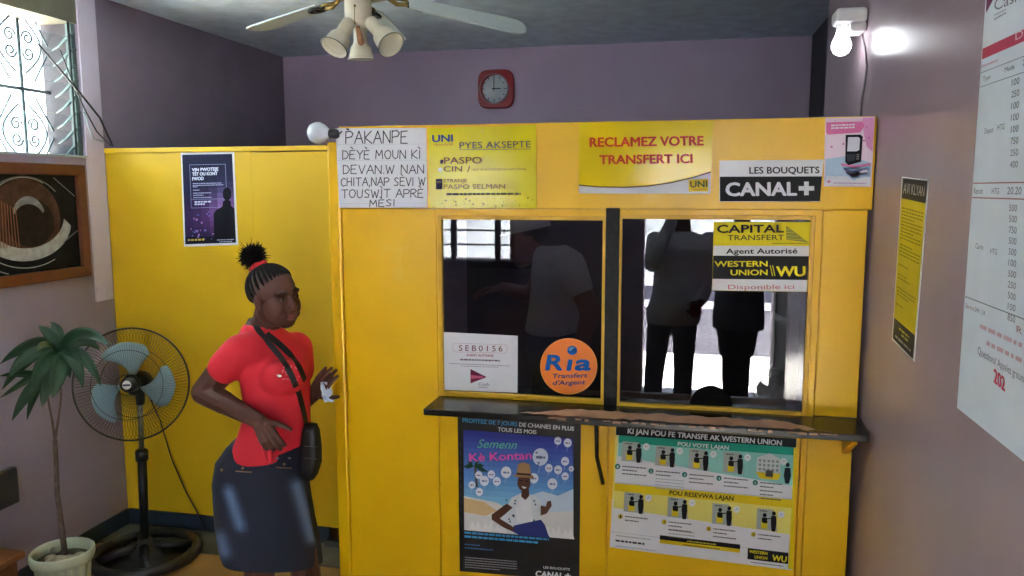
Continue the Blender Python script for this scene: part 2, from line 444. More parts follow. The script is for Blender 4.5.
mb = MB(); mb.box((DX0, YF-.2, 0), (DX1, YF, .03), mat('door_threshold_stone', (105, 112, 130), .4)); mb.build('trim_3', kind='structure')
# street
m_street = mat('sunlit_concrete', (205, 203, 198), .8, var=.05)
mb = MB(); mb.box((XL-.3, -14, -.2), (9, 9, -.12), m_street); mb.box((-12, -14, -.2), (XL-.3, 9, -.12), mat('side_yard_gravel', (178, 176, 168), .9, var=.2)); mb.build('ground', kind='structure')
mb = MB(); mb.box((-9, -5.4, -.13), (9, -3.95, .42), mat('kerb_lilac_grey', (92, 92, 104), .8)); mb.box((-9, -5.4, .42), (9, -4.6, .6), mat('kerb_lilac_grey', (0,0,0)));
mb.build('raised_pavement', kind='structure')
mb = MB(); mb.box((-9, -9.2, -.13), (9, -9.0, 3.2), mat('pale_block_wall', (150, 156, 164), .85, var=.12, scale=2)); mb.build('wall_across_street', kind='structure')

# ================================================================ PARTITION AND BOOTH
m_yel = mat('yellow_gloss_paint', (240, 189, 12), .3, var=.05, scale=4, bump=.06, spec=.5)
m_yel2 = mat('yellow_trim_paint', (240, 186, 30), .33, var=.05, scale=6)
m_pyel = mat('partition_yellow_paint', (216, 175, 18), .5, var=.06, scale=3, bump=.05)
ZT = 2.021
def scuff(m, col, lo, hi, sc_):         # pale worn patches of their own shape
    nt = m.node_tree; b = nt.nodes['Principled BSDF']; src = b.inputs['Base Color'].links[0].from_socket
    tc = nt.nodes.new('ShaderNodeTexCoord'); nz = nt.nodes.new('ShaderNodeTexNoise'); nz.inputs['Scale'].default_value = sc_; nz.inputs['Detail'].default_value = 9; nz.inputs['Roughness'].default_value = .65
    mr = nt.nodes.new('ShaderNodeMapRange'); mr.inputs['From Min'].default_value = lo; mr.inputs['From Max'].default_value = hi; mr.inputs['To Max'].default_value = .7
    mx = nt.nodes.new('ShaderNodeMix'); mx.data_type = 'RGBA'; mx.inputs[7].default_value = (*[lin(v) for v in col], 1)
    nt.links.new(tc.outputs['Object'], nz.inputs['Vector']); nt.links.new(nz.outputs['Fac'], mr.inputs['Value']); nt.links.new(mr.outputs['Result'], mx.inputs[0])
    nt.links.new(src, mx.inputs[6]); nt.links.new(mx.outputs[2], b.inputs['Base Color'])
scuff(m_yel, (246, 216, 120), .62, .80, 3.2)
scuff(m_pyel, (196, 160, 40), .66, .76, 4)
pt = thing('wooden_partition', ((XL-1.3)/2, YP, .0), 'yellow painted wooden partition recessed left of the booth, behind the woman', 'partition')
xs = onY(253, 200, YP).x
mb = MB(); mb.box((XL+.001, YP, .0), (xs-.004, YP+.03, 1.985), m_pyel); mb.build('panel', pt)
mb = MB(); mb.box((XL+.001, YP-.012, 1.985), (-1.3, YP+.04, ZT-.012), m_pyel); mb.build('top_rail', pt, bevel=.003)
mb = MB(); mb.box((xs+.001, YP-.008, .09), (-1.3, YP+.03, 1.98), m_pyel); mb.build('door', pt, bevel=.003)

bt = thing('teller_booth', (-.35, D+.1, 0), 'yellow wooden teller booth with two dark glass windows beside the right wall', 'booth')
XB0 = -1.262; XB1 = XR-.003
f = lambda px, py=300: onY(px, py, D).x
zf = lambda px, py: onY(px, py, D).z
ZS = zf(600, 209)       # underside of the fascia board
ZK = 1.06               # counter height
xa = f(437.5, 300); xw = f(863, 300)
mb = MB(); mb.box((XB0, D-.005, 0), (XB0+.048, D+.02, zf(330, 142)), m_yel); mb.build('corner_post', bt, bevel=.008)
mb = MB(); mb.box((XB0+.051, D, 0), (xa-.002, D+.022, ZS-.002), m_yel); mb.build('side_panel', bt, bevel=.002)
mb = MB(); mb.box((XB0+.051, D-.008, ZS), (XB1, D+.022, ZT), m_yel); mb.build('fascia', bt, bevel=.003)
mb = MB(); mb.box((XB0, D+.021, 0), (XB0+.025, YP-.055, ZT-.06), m_pyel); mb.build('return_panel', bt)
# window frames
px0 = lambda x: f(x, 300)
def frame(x0, x1, z0, z1, w, proj, m, name):
    mb = MB()
    mb.box((x0, D-proj, z0), (x0+w, D+.02, z1), m); mb.box((x1-w, D-proj, z0), (x1, D+.02, z1), m)
    mb.box((x0+w, D-proj, z1-w), (x1-w, D+.02, z1), m); mb.box((x0+w, D-proj, z0), (x1-w, D+.02, z0+w), m)
    return mb.build(name, bt, bevel=.002)
LX0, LX1 = -.834, -.268; RX0, RX1 = -.203, .394
LZ0, LZ1 = 1.075, 1.694; RZ0, RZ1 = 1.068, 1.70
def surround(x0, x1, z0, z1, gx0, gx1, gz0, gz1, name):
    mb = MB(); q = D-.002
    mb.box((x0, q, z0), (gx0, D+.022, z1), m_yel); mb.box((gx1, q, z0), (x1, D+.022, z1), m_yel)
    mb.box((gx0, q, gz1), (gx1, D+.022, z1), m_yel); mb.box((gx0, q, z0), (gx1, D+.022, gz0), m_yel)
    return mb.build(name, bt)
m_lip = mat('window_lip_yellow', (226, 176, 40), .4)
frame(LX0-.014, LX1+.014, LZ0-.012, LZ1+.014, .014, .008, m_lip, 'window_frame')
frame(RX0-.014, RX1+.014, RZ0-.012, RZ1+.014, .014, .008, m_lip, 'window_frame')
xm0, xm1 = f(605, 300), f(619, 300)
surround(xa, xm0, ZK-.005, ZS-.001, LX0-.013, LX1+.013, LZ0-.011, LZ1+.013, 'window_surround')
surround(xm1, f(812, 300)+.02, ZK-.005, ZS-.001, RX0-.013, RX1+.013, RZ0-.011, RZ1+.013, 'window_surround')
m_mull = mat('worn_black_paint', (24, 25, 28), .5, var=.6, scale=40, bump=.4, spec=.25)
mb = MB(); mb.box((xm0+.001, D-.02, ZK), (xm1-.001, D+.022, ZS+.004), m_mull); mb.build('mullion', bt, bevel=.003, label='black painted post between the two windows')
mb = MB(); mb.box((f(812, 300)+.021, D-.006, ZK+.001), (XB1-.012, D+.022, ZS-.001), m_yel); mb.build('end_panel', bt, bevel=.003)
m_glass = glassmat('tinted_window_glass', (.45, .45, .49), .085)
mb = MB(); mb.box((LX0, D+.004, LZ0), (LX1, D+.009, LZ1), m_glass); mb.build('glass_pane', bt)
cx, cr = f(711, 405), .070
out = [V((RX0, D+.004, RZ0)), V((RX0, D+.004, RZ1)), V((RX1, D+.004, RZ1)), V((RX1, D+.004, RZ0))]
out += [V((cx+cr*cos(pi*k/16), D+.004, RZ0+.005+cr*sin(pi*k/16))) for k in range(17)]
mb = MB(); mb.prism(out, V((0, .005, 0)), m_glass); mb.build('glass_pane', bt)
mb = MB(); mb.prism([V((cx+(cr+.012)*cos(pi*k/16), D+.016, RZ0+(cr+.012)*sin(pi*k/16))) for k in range(17)], V((0, .004, 0)), mat('matt_black', (12, 12, 14), .9, spec=.1))
mb.build('slot_cover', bt, label='black cover behind the pay slot')
# below the counter
xb1, xb2 = f(608, 480), f(803, 480)
for x0, x1 in ((xa, xb1-.003), (xb1+.003, xb2-.014), (xb2+.008, XB1-.02)):
    mb = MB(); mb.box((x0, D, 0), (x1, D+.022, ZK-.028), m_yel); mb.build('lower_panel', bt, bevel=.002)
mb = MB(); mb.box((xb2-.012, D-.008, 0), (xb2+.006, D+.022, ZK-.028), m_yel2); mb.build('bead', bt, bevel=.003)
mb = MB(); mb.box((xb1-.0025, D+.008, 0), (xb1+.0025, D+.022, ZK-.028), m_yel2); mb.build('bead', bt)
# added panel behind the booth, coloured dark to keep the inside dim
mb = MB(); mb.box((XB0+.03, 4.42, 0), (XR-.01, 4.45, 1.95), mat('booth_dimming_dark', (70, 62, 68), .8)); mb.build('added_rear_panel', bt)

# counter shelf
m_shelf = mat('black_shelf_paint', (20, 20, 22), .25)
cs = thing('counter_shelf', (-.15, D-.09, ZK-.02), 'narrow black counter shelf with worn bare wood under the booth windows', 'shelf')
cy0 = D-.19
x0, x1 = -.85, .562
mb = MB(); mb.box((x0, cy0, ZK-.022), (x1, D-.009, ZK), m_shelf); mb.build('board', cs, bevel=.003)
m_bare = mat('bare_worn_wood', (186, 142, 112), .55, var=.2, scale=20)
pts = []
N = 40
for i in range(N+1):
    t = i/N; x = -.52+t*.98
    pts.append(V((x, cy0+.012+.02*abs(math.sin(i*1.7))*random.random()+.008*(i == 0), ZK+.0006)))
for i in range(N, -1, -1):
    t = i/N; x = -.52+t*.98
    pts.append(V((x, D-.20+.012+.10*min(1, t*5+.15)*(1 if t < .86 else max(.2, (1-t)/.14))+random.uniform(-.010, .010), ZK+.0006)))
mb = MB(); mb.prism(pts, V((0, 0, .0004)), m_bare)
e = []
for i in range(30):
    x = -.42+i*.03; e.append((x, random.uniform(.002, .008)))
for (xa_, w) in e:
    if random.random() < .8: mb.box((xa_, cy0-.0008, ZK-.002-w), (xa_+random.uniform(.012, .03), cy0-.0002, ZK-.002), m_bare)
mb.build('worn_patch', cs, label='bare wood worn through the black paint')
mb = MB()
a = FRONT.pt(599, 428, .10); b_ = FRONT.pt(599, 450, .07); c_ = FRONT.pt(603, 483, .004)
a.z = ZK-.02
mb.tube([a, b_, c_], .007, m_black, 6); mb.build('strut', cs)
mb = MB(); bx = XR-.035
mb.prism([V((bx-.02, D-.005, ZK-.023)), V((bx-.02, D-.15, ZK-.023)), V((bx-.02, D-.13, ZK-.05)), V((bx-.02, D-.005, ZK-.12))], V((.02, 0, 0)), m_yel2)
mb.build('bracket', cs, bevel=.002, label='yellow triangular wood bracket')
# ================================================================ SIGNS AND POSTERS
FA = Plane('y', D-.008, (0, -1, 0))         # face of the fascia board
GL = Plane('y', D+.004, (0, -1, 0))         # face of the glass
W_, K_ = ink(232, 234, 238), ink(20, 20, 24)
m_paper = mat('white_paper', (236, 238, 244), .7, var=.03)

# hand-written notice: marker strokes per letter in a unit box
ST = {
'P': [[(0,0),(.02,1)],[(0,.95),(.5,1),(.75,.8),(.6,.55),(.02,.45)]], 'A': [[(0,0),(.45,1),(.85,0)],[(.18,.38),(.7,.4)]],
'K': [[(.05,0),(.03,1)],[(.7,1),(.06,.45),(.75,0)]], 'N': [[(0,0),(.03,1),(.7,.02),(.72,1)]], 'E': [[(.65,1),(.03,.97),(0,.02),(.66,0)],[(.02,.52),(.5,.54)]],
'D': [[(.02,0),(.03,1),(.5,.92),(.75,.5),(.5,.1),(.02,0)]], 'Y': [[(0,1),(.38,.5),(.75,1)],[(.38,.5),(.36,0)]], 'M': [[(0,0),(.08,1),(.42,.35),(.78,1),(.88,0)]],
'O': [[(.4,1),(.08,.8),(0,.4),(.25,.02),(.6,.05),(.8,.5),(.68,.88),(.4,1)]], 'U': [[(0,1),(.03,.25),(.3,0),(.62,.15),(.7,1)]], 'I': [[(.1,0),(.12,1)]],
'V': [[(0,1),(.36,0),(.75,1)]], 'W': [[(0,1),(.22,0),(.45,.8),(.68,0),(.95,1)]], 'C': [[(.7,.85),(.4,1),(.08,.75),(.03,.3),(.3,0),(.7,.12)]],
'H': [[(0,0),(.02,1)],[(.68,1),(.68,0)],[(.02,.5),(.68,.52)]], 'T': [[(0,.98),(.8,1)],[(.4,.98),(.38,0)]], 'S': [[(.65,.9),(.35,1),(.08,.8),(.3,.55),(.62,.35),(.5,.05),(.03,.08)]],
'R': [[(0,0),(.02,1)],[(0,.98),(.5,1),(.72,.78),(.5,.55),(.04,.48)],[(.25,.5),(.72,0)]], ',': [[(.12,.1),(.02,-.18)]], '.': [[(.06,.06),(.1,.0)]], ' ': []}
ADV = {'I': .42, ' ': .55, ',': .35, 'W': 1.2, 'M': 1.12, 'A': 1.0, '.': .35, 'T': .95, 'O': 1.0}
def handwrite(S, text, x0, y0, x1, y1, h, m, w=.85):
    tot = 0; items = []
    for ch in text:
        acc = ch in 'ÈÌ'; c = {'È': 'E', 'Ì': 'I'}.get(ch, ch)
        items.append((c, tot, acc)); tot += ADV.get(c, .9)
    k = (x1-x0)/(tot-.15)
    for c, a, acc in items:
        j = random.uniform(-.04, .04)
        def q(p): t = (a+p[0])/tot; return (x0+k*(a+p[0]), y0+(y1-y0)*t-h*(p[1]+j))
        for stt in ST[c]: S.line([q(p) for p in stt], w, m, 1)
        if acc: S.line([q((.12 if c == 'E' else -.05, 1.42)), q((.38 if c == 'E' else .2, 1.18))], w, m, 1)
S = Sheet(FA, [(335.7,128.3),(426.4,127.8),(427.7,207.7),(339.6,207.7)], m_paper)
mk = ink(52, 54, 66); fold = ink(205, 207, 216)
for y in (144.5, 160.5, 203.5): S.line([(338, y), (427, y-.4)], .35, fold, 0.5)
handwrite(S, 'PAKANPE', 346, 143.9, 408.5, 143.2, 12.3, mk, 1.0)
handwrite(S, 'DÈYÈ MOUN KÌ', 342.8, 159.4, 421, 158.6, 8.6, mk)
handwrite(S, 'DEVAN.W NAN', 343.4, 174, 424.2, 173.6, 8.6, mk)
handwrite(S, 'CHITA,NAP SÈVI W', 341.2, 186, 426, 185.6, 8.2, mk)
handwrite(S, 'TOUSWÌT APRÈ', 342, 198, 424, 197.4, 8.2, mk)
handwrite(S, 'MÈSI', 370, 206.6, 395.5, 206.2, 6.6, mk)
S.build('paper_notice', 'white paper notice hand lettered in black marker at the top left of the booth', 'notice')

# yellow sign: documents accepted
yl = ink(226, 214, 20); nb_ = ink(40, 66, 120); rd = ink(188, 62, 28); br = ink(132, 78, 22); gn = ink(96, 92, 30)
m_ygloss = mat('yellow_sign_film', (228, 214, 16), .14, var=.03, spec=.5, scale=7, bump=.35)
S = Sheet(FA, [(428.6,128.3),(536.2,125),(536.6,208.4),(429.4,208.4)], m_ygloss, thick=.003)
S.text('UNI', 432.6, 142.2, 453.4, 141.6, 7.6, nb_, bold=.035)
S.text('TRANSFER', 433.5, 146.2, 453.9, 145.5, 2.3, rd)
S.text('PYES AKSEPTE', 459.9, 148.7, 531, 147.4, 6.9, ink(66, 70, 84), bold=.005)
S.line([(459.9, 149.8), (530.5, 149)], .45, ink(66, 70, 84), 2)
S.text('PASPO', 444.4, 163.9, 482.4, 163.4, 6.9, br, bold=.012)
S.text('CIN', 444, 171.7, 462.5, 171.5, 5.8, br, bold=.006); S.text('/', 467.5, 171.9, 470.8, 171.7, 6, br)
S.text('KAT IDANTIFIKASYON NASYONAL', 473.5, 170.6, 527, 170, 2, br)
S.text('ETRANJE', 444, 182.6, 467.3, 182.3, 3.7, br, bold=.01)
S.text('PASPO SELMAN', 444, 189.2, 505.3, 188.7, 5, br, bold=.0)
S.dashes(447, 195.2, 521, 194.8, 2.1, gn)
S.poly([(440.5,160),(443.6,159.6),(443.6,163.6),(440.5,163.8)], ink(50,44,40)); S.poly([(436.2,179),(442.7,178.8),(442.7,189.2),(436.2,189.4)], ink(60,56,62))
S.poly([(437.4,181),(441.6,180.9),(441.6,183),(437.4,183.1)], ink(140,130,90), 2); S.disc(440.6, 169.6, 2.4, 2, ink(240,236,190))
for i in range(46):
    x = random.uniform(430.5, 535.5); y = 207.6-abs(random.gauss(0, 4.5)); r = random.choice((.25,.35,.5,.8))
    S.disc(x, max(y, 190), r, r, random.choice((ink(110,96,20), ink(70,60,30), ink(110,96,20))), 2, 8)
S.disc(482.6, 130.8, 1.1, 1.1, ink(236,226,150), 1, 10)
S.build('yellow_sign', 'yellow sign listing accepted identity papers, beside the handwritten notice', 'sign')

# yellow sign: collect your transfer here
S = Sheet(FA, [(579.3,123.2),(713.4,120.9),(710.5,194.1),(578.7,193.5)], mat('yellow_sign_film_bright', (238, 208, 24), .12, var=.03, spec=.5, scale=5, bump=.4), thick=.003)
curve = [(579,184.5),(600,186.2),(625,186.6),(648,185.4),(670,182.2),(690,177.6),(710.9,171.3)]
S.poly(curve+[(710.4,193.9),(578.9,193.3)], W_, 1)
low = [(x, y+1.3) for x, y in curve]
S.poly(curve+low[::-1], ink(96, 66, 40), 2)
rd2 = ink(204, 60, 14)
S.text('RECLAMEZ VOTRE', 589.7, 147, 703.8, 145.3, 10, rd2, bold=.04)
S.text('TRANSFERT ICI', 599.4, 164.2, 692.6, 163, 9.6, rd2, bold=.04)
S.poly([(688.8,179.8),(708.2,179),(708,191.4),(688.6,191.6)], ink(232,200,50), 3)
S.text('UNI', 690.2, 187.6, 707.4, 187, 6.8, ink(52,84,70), 4, bold=.035); S.text('TRANSFER', 690.4, 190.6, 707, 190.2, 2, ink(150,84,40), 4)
S.build('yellow_sign', 'glossy yellow and white sign with red capitals above the right window', 'sign')

# black and white channel sign
S = Sheet(FA, [(719.5,160.6),(823.6,159.6),(819.7,201.5),(719.5,201.8)], mat('white_sign_film', (236, 238, 240), .3, var=.02), thick=.002)
S.poly([(719.9,176.7),(821.9,176.4),(819.8,201.1),(719.9,201.4)], K_, 1)
S.text('LES BOUQUETS', 749.2, 173.7, 819.3, 173.2, 7, ink(28,30,36), bold=.025)
S.text('CANAL', 725.4, 196, 797, 195.4, 14.4, W_, 3, bold=.045)
S.poly([(798.5,186.1),(803.9,186.1),(803.9,181.6),(808.6,181.6),(808.6,186.1),(814,186.1),(814,190.6),(808.6,190.6),(808.6,195.2),(803.9,195.2),(803.9,190.6),(798.5,190.6)], W_, 3)
S.build('channel_sign', 'black and white television channel sign right of the glossy yellow sign', 'sign')

# pink poster with a payment terminal
S = Sheet(FA, [(825.2,118.4),(874.8,116.8),(871,187),(823.6,186.4)], mat('pale_pink_print', (236, 218, 232), .35, var=.03))
q = quad((825.2,118.4),(874.8,116.8),(871,187),(823.6,186.4))
def qpoly(S, q, pts, m, L): S.poly([q(*p) for p in pts], m, L)
qpoly(S, q, [(.02,.06),(.75,.06),(.8,.12),(.72,.22),(.05,.24),(.02,.2)], ink(222,120,176), 1)
qpoly(S, q, [(.75,.01),(.99,.01),(.99,.5),(.86,.42),(.78,.2)], ink(226,160,206), 1)
qpoly(S, q, [(.02,.6),(.5,.55),(.98,.66),(.98,.98),(.02,.98)], ink(176,204,228), 1)
qpoly(S, q, [(.04,.84),(.97,.86),(.97,.98),(.03,.98)], ink(224,230,240), 2)
for (u, v) in ((.14,.42),(.38,.38),(.84,.15),(.9,.3),(.8,.34)): S.disc(*q(u, v), 1.2, 1.2, ink(214,132,180), 2, 10)
for a, c in ((0, ink(222,130,180)), (.035, ink(150,196,226)), (.07, ink(120,110,170)), (.1, ink(220,224,238)), (.13, ink(196,120,180)), (.16, ink(170,206,232))):
    qpoly(S, q, [(.34+a*.8,.66+a*.9),(.62,.69+a),(.95-a*.5,.66+a*.9),(.97-a*.5,.70+a*.9),(.62,.75+a),(.36+a*.8,.70+a*.9)], c, 3)
qpoly(S, q, [(.42,.25),(.72,.25),(.77,.28),(.76,.64),(.5,.69),(.43,.64)], ink(28,30,40), 5)
qpoly(S, q, [(.47,.285),(.68,.285),(.715,.31),(.71,.47),(.66,.49),(.46,.49)], ink(222,226,236), 6)
qpoly(S, q, [(.45,.53),(.64,.53),(.63,.62),(.47,.64)], ink(62,66,78), 6)
for v in (.54,.57,.6): S.line([q(.66,v), q(.71,v)], .5, ink(200,200,210), 6)
for v, u1 in ((.12,.62),(.16,.6)): S.dashes(*q(.12,v), *q(u1,v-.005), 1.6, W_, 3)
S.dashes(*q(.2,.955), *q(.9,.955), .9, ink(190,150,190), 3)
S.disc(*q(.1,.93), 2, 1.4, ink(226,140,170), 3, 10)
S.build('pink_poster', 'pink poster of a black handheld terminal at the booth top right corner', 'poster')

# sticker with four bands on the right glass
S = Sheet(GL, [(713.8,222),(811,222),(807.2,291.8),(711.8,290.4)], ink(232,214,30), thick=.001)
q = quad((713.8,222),(811,222),(807.2,291.8),(711.8,290.4))
def band(v0, v1, m, L=1): qpoly(S, q, [(0.004,v0),(.996,v0),(.996,v1),(0.004,v1)], m, L)
band(.345,.49, W_); band(.49,.83, K_); band(.83,.996, W_)
S.text('CAPITAL', 716.9, 232.8, 784, 232.4, 8.4, K_, bold=.04)
S.text('TRANSFERT', 727.4, 240.2, 784, 239.9, 5.5, ink(60,58,30), bold=.005)
S.poly([(786,225.5),(808.5,242.6),(786.2,239.6)], ink(150,146,60), 2)
for k in range(4): S.line([(786.2,229+k*3.2),(789+k*4.6,229.6+k*3.4)], .5, ink(214,200,60), 3)
S.line([(772,243.4),(808,243.2)], .5, ink(110,104,40), 2)
S.text('Agent Autorisé', 725.9, 253.8, 797.4, 253.4, 5.6, ink(30,34,44), bold=.03)
yw = ink(240,226,40)
S.text('WESTERN', 714.4, 266.6, 767.6, 266.4, 5.9, yw, bold=.035); S.text('UNION', 730.5, 275.2, 767.6, 275, 5.9, yw, bold=.035)
S.line([(770.2,265.5),(772.4,275.6)], .8, yw, 2); S.line([(772.6,265.5),(774.8,275.6)], .8, yw, 2)
S.text('WU', 776, 276.2, 805.4, 276, 10.6, yw, bold=.045)
S.text('Disponible ici', 728, 289.2, 794, 288.8, 4.8, ink(206,110,124), bold=.005)
S.build('glass_sticker', 'yellow, white and black agent sticker at the top right of the right window', 'sticker')

# white agent notice behind left window corner
S = Sheet(GL, [(443.7,332),(517.8,335.7),(517.4,392.6),(442.8,389.7)], m_paper, thick=.001)
S.text('SEB0156', 459, 350.6, 502.6, 351.4, 6, ink(128,60,80), bold=.005, space=1.45)
bxx = [(454.5,343),(505,344.6),(507.4,346.6),(507.2,351.4),(505,353),(455,351.8),(453,350),(453,345)]
S.line(bxx+bxx[:1], .4, ink(206,180,190), 1)
S.text('AGENT AUTORISÉ', 466.4, 355.9, 493.6, 356.8, 2.4, ink(170,44,84), bold=.02)
S.dashes(460.3, 360.1, 500, 361.3, 1.4, ink(110,96,110)); S.dashes(449, 363.6, 510.5, 366.2, .7, ink(170,160,172)); S.dashes(461, 366.2, 499, 367.5, .7, ink(180,170,182))
S.poly([(470.6,368.8),(486.9,377),(470.6,383.3)], ink(116,24,64), 1); S.poly([(471,374.8),(483,376.2),(483,377.8),(471,378.4)], ink(206,96,130), 2)
S.text('Cash', 478.6, 385.4, 489.4, 385.8, 3.4, ink(120,126,140)); S.dashes(478.6, 387.4, 488, 387.7, .7, ink(150,150,160))
S.build('agent_notice', 'white agent notice with a red code and arrow at the left window corner', 'notice')

# round orange sticker
ring = [(568.8+28.6*cos(2*pi*k/48), 366.3+28.2*sin(2*pi*k/48)) for k in range(48)]
S = Sheet(GL, ring, ink(248,150,60), thick=.001)
S.disc(568.8, 366.3, 27.6, 27.2, mat('orange_sticker', (244, 126, 24), .35, var=.03), 1, 48)
bl = ink(20,98,178)
S.text('R', 545, 370, 562.8, 370, 16.6, bl, 3, bold=.05, shear=.12)
S.text('ı', 565.8, 370, 573.4, 370, 16.6, bl, 3, bold=.07, shear=.12); S.text('a', 574.4, 370, 591.2, 370, 16.6, bl, 3, bold=.055, shear=.12)
S.disc(572.4, 350.2, 5, 4.6, bl, 3, 20); S.poly([(568.4,349.6),(571,346.4),(575.4,347.2),(573,348.6),(570.4,351)], ink(120,170,214), 4)
S.text('Transfert', 552.8, 378, 587.6, 377.2, 4.8, ink(60,70,110), 3, bold=.035, shear=.15)
S.text("d'Argent", 552.8, 385, 585.6, 384, 4.8, ink(60,70,110), 3, bold=.035, shear=.15)
S.build('round_sticker', 'round orange sticker with blue letters at the left window lower right', 'sticker')

# tall black poster with a smiling man and balloons
P = quad((457.7,414.7),(581,424),(579.4,581),(459.9,571))
S = Sheet(FRONT, [(457.7,414.7),(581,424),(579.4,581),(459.9,571)], mat('black_poster_print', (18, 18, 22), .35, var=.05), thick=.001)
cy_ = ink(70,160,214)
S.text('PROFITEZ DE 7 JOURS', 462.6, 421.9, 517.4, 426, 4.3, cy_, bold=.025)
S.text('DE CHAINES EN PLUS', 519.2, 426.3, 574, 430.6, 4.4, W_, bold=.025)
S.text('TOUS LES MOIS', 497.8, 431, 536.6, 433.9, 4.3, W_, bold=.03)
q = quad((463.6,429.5),(573.3,438.4),(573.5,539),(464.4,529.8))
NB = 14
c0, c1, c2 = (58,66,160), (96,150,214), (150,214,236)
for i in range(NB):
    t = i/(NB-1); c = [c0[k]+(c1[k]-c0[k])*min(1, t*1.7) if t < .59 else c1[k]+(c2[k]-c1[k])*(t-.59)/.41 for k in range(3)]
    qpoly(S, q, [(0,.82*i/NB),(1,.82*i/NB),(1,.82*(i+1)/NB),(0,.82*(i+1)/NB)], ink(*[int(v) for v in c]), 1)
qpoly(S, q, [(0,.66),(.3,.7),(.45,.78),(.7,.76),(1,.72),(1,1),(0,1)], ink(226,226,224), 2)
qpoly(S, q, [(0,.68),(.18,.70),(.3,.78),(.2,.84),(0,.82)], ink(220,190,140), 3)
qpoly(S, q, [(.55,.62),(.72,.55),(.86,.58),(1,.5),(1,.8),(.6,.8)], ink(206,222,238), 1.5)
for x in (.08,.2,.31,.72,.82,.93): qpoly(S, q, [(x-.05,1),(x,.9),(x+.02,.955),(x+.05,.88),(x+.08,1)], ink(240,240,238), 3)
gr = ink(40,84,60)
for a in (-.9,-.5,-.1,.3,.7,1.1):
    u0, v0 = .1, .36; u1, v1 = .1+.14*sin(a), .36-.1*cos(a)+.08*abs(a)
    qpoly(S, q, [(u0-.01,v0),( (u0+u1)/2,(v0+v1)/2-.03),(u1,v1),((u0+u1)/2,(v0+v1)/2+.02)], gr, 2)
qpoly(S, q, [(.095,.36),(.115,.36),(.13,.56),(.11,.56)], ink(96,80,70), 2)
def balloon(x, y, r, tint=(226,232,242), L=3):
    S.disc(x, y, r, r*1.12, ink(*tint), L, 18); S.line([(x, y+r*1.1), (x-r*.3, y+r*2.1)], .3, ink(200,210,226), L)
    S.dashes(x-r*.55, y+r*.2, x+r*.55, y+r*.25, r*.35, ink(160,120,170) if int(x) % 2 else ink(110,130,170), L+1)
for x, y, r in ((558,440.6,3.6),(567.8,442.6,4),(565.2,461,4),(549,467.8,3.8),(558.2,469.5,4),(571.4,468.5,2.6),(565.3,476,3.6),(506.3,472,5.2),(484.6,480.5,4.6),
                (479,474.8,3.6),(472.2,484.6,3.4),(491.6,474.2,3.8),(497,481,4),(552.6,483.5,5),(534,478,4.6),(479.5,491.5,3.6)): balloon(x, y, r)
balloon(540.6, 456.6, 7.8, (216,226,240), 4)
S.text('+', 535, 453.6, 538.4, 453.8, 3.2, ink(40,44,60), 6, bold=.03); S.dashes(536.5, 457.5, 545.5, 458, 1.4, ink(110,120,140), 6); S.text('7', 537, 465, 540, 465.2, 3.6, ink(40,44,60), 6, bold=.03)
S.text('Semenn', 477.4, 447.4, 517.2, 448.6, 9, ink(96,200,150), 5, bold=.0, shear=.35)
S.text('Kè Kontan', 469.6, 461.2, 532, 458.6, 8.6, ink(240,96,190), 5, bold=.035)
# the man of the poster: generic figure
skin = ink(98,62,48); sh = ink(222,230,234); tee = ink(238,240,242)
S.poly([(512,497),(522,492.5),(535,495),(541,501),(543,512),(541,523),(527,524),(508,526),(502,520),(506,507)], sh, 5)
S.poly([(521,495),(529.5,494),(532,505),(533,521),(518,522),(516,508)], tee, 6)
for i in range(26):
    x = random.uniform(505, 541); y = random.uniform(497, 522)
    if 516 < x < 533: continue
    S.poly([(x-1,y),(x+.2,y-1.2),(x+1.2,y+.3),(x,y+1.2)], ink(60,92,110), 7)
S.poly([(507,503),(513,507),(505,514),(500,518),(510,524),(516,528),(513,531),(504,527),(492,519),(492,514)], skin, 7)
S.poly([(541,505),(546,506),(547.5,501),(551,500),(552,505),(547,513),(541,515)], skin, 7)
S.poly([(514,525),(541,519),(545,524),(549,535.6),(551,537.2),(520,534.8),(513,531)], ink(52,60,132), 7)
S.poly([(522,487.5),(529,488.5),(529.5,495.5),(525.5,499.5),(521.5,496)], skin, 7)
S.poly([(518,478.5),(521,473.8),(527.5,474.2),(530.5,478),(530.6,484.5),(528.5,489.4),(524.5,491.4),(519.8,488.6),(517.6,484)], skin, 8)
S.poly([(512.6,474.4),(519,473.2),(533,474.8),(535.5,478.8),(529,477.2),(519,476.8)], ink(170,128,90), 9)
S.poly([(517,473.6),(518.5,463.4),(523.5,461.6),(530,463.6),(531.6,475)], ink(188,146,104), 10)
S.poly([(517,472),(531.3,473.2),(531.6,475),(517,473.8)], ink(60,44,40), 11)
S.poly([(522,485.6),(527,486.6),(525.4,488.2),(523,487.6)], W_, 9)
S.line([(520.2,479.6),(523,480)], .9, K_, 9); S.line([(525.6,480.4),(528.6,480.9)], .9, K_, 9)
S.dashes(464.6, 533.2, 549, 540.2, 2, cy_, 2, (3, 7)); S.dashes(464.6, 537, 538, 543.3, 2, cy_, 2, (3, 7))
S.dashes(464.8, 544.5, 480, 545.8, 1.2, ink(60,110,160)); S.dashes(464.8, 548, 493, 550.4, 1.2, ink(60,110,160))
for k in range(5): S.dashes(465, 557.4+k*2.4, 517 if k < 4 else 500, 561.8+k*2.4-(0 if k < 4 else 1.4), .9, ink(150,150,158))
S.text('LES BOUQUETS', 543.4, 568, 569.8, 570.2, 2.4, W_, bold=.02)
S.text('CANAL', 535.4, 576, 563.6, 578.4, 6.2, W_, bold=.045); S.text('+', 564.4, 577.8, 571, 578.4, 6.2, W_, bold=.06)
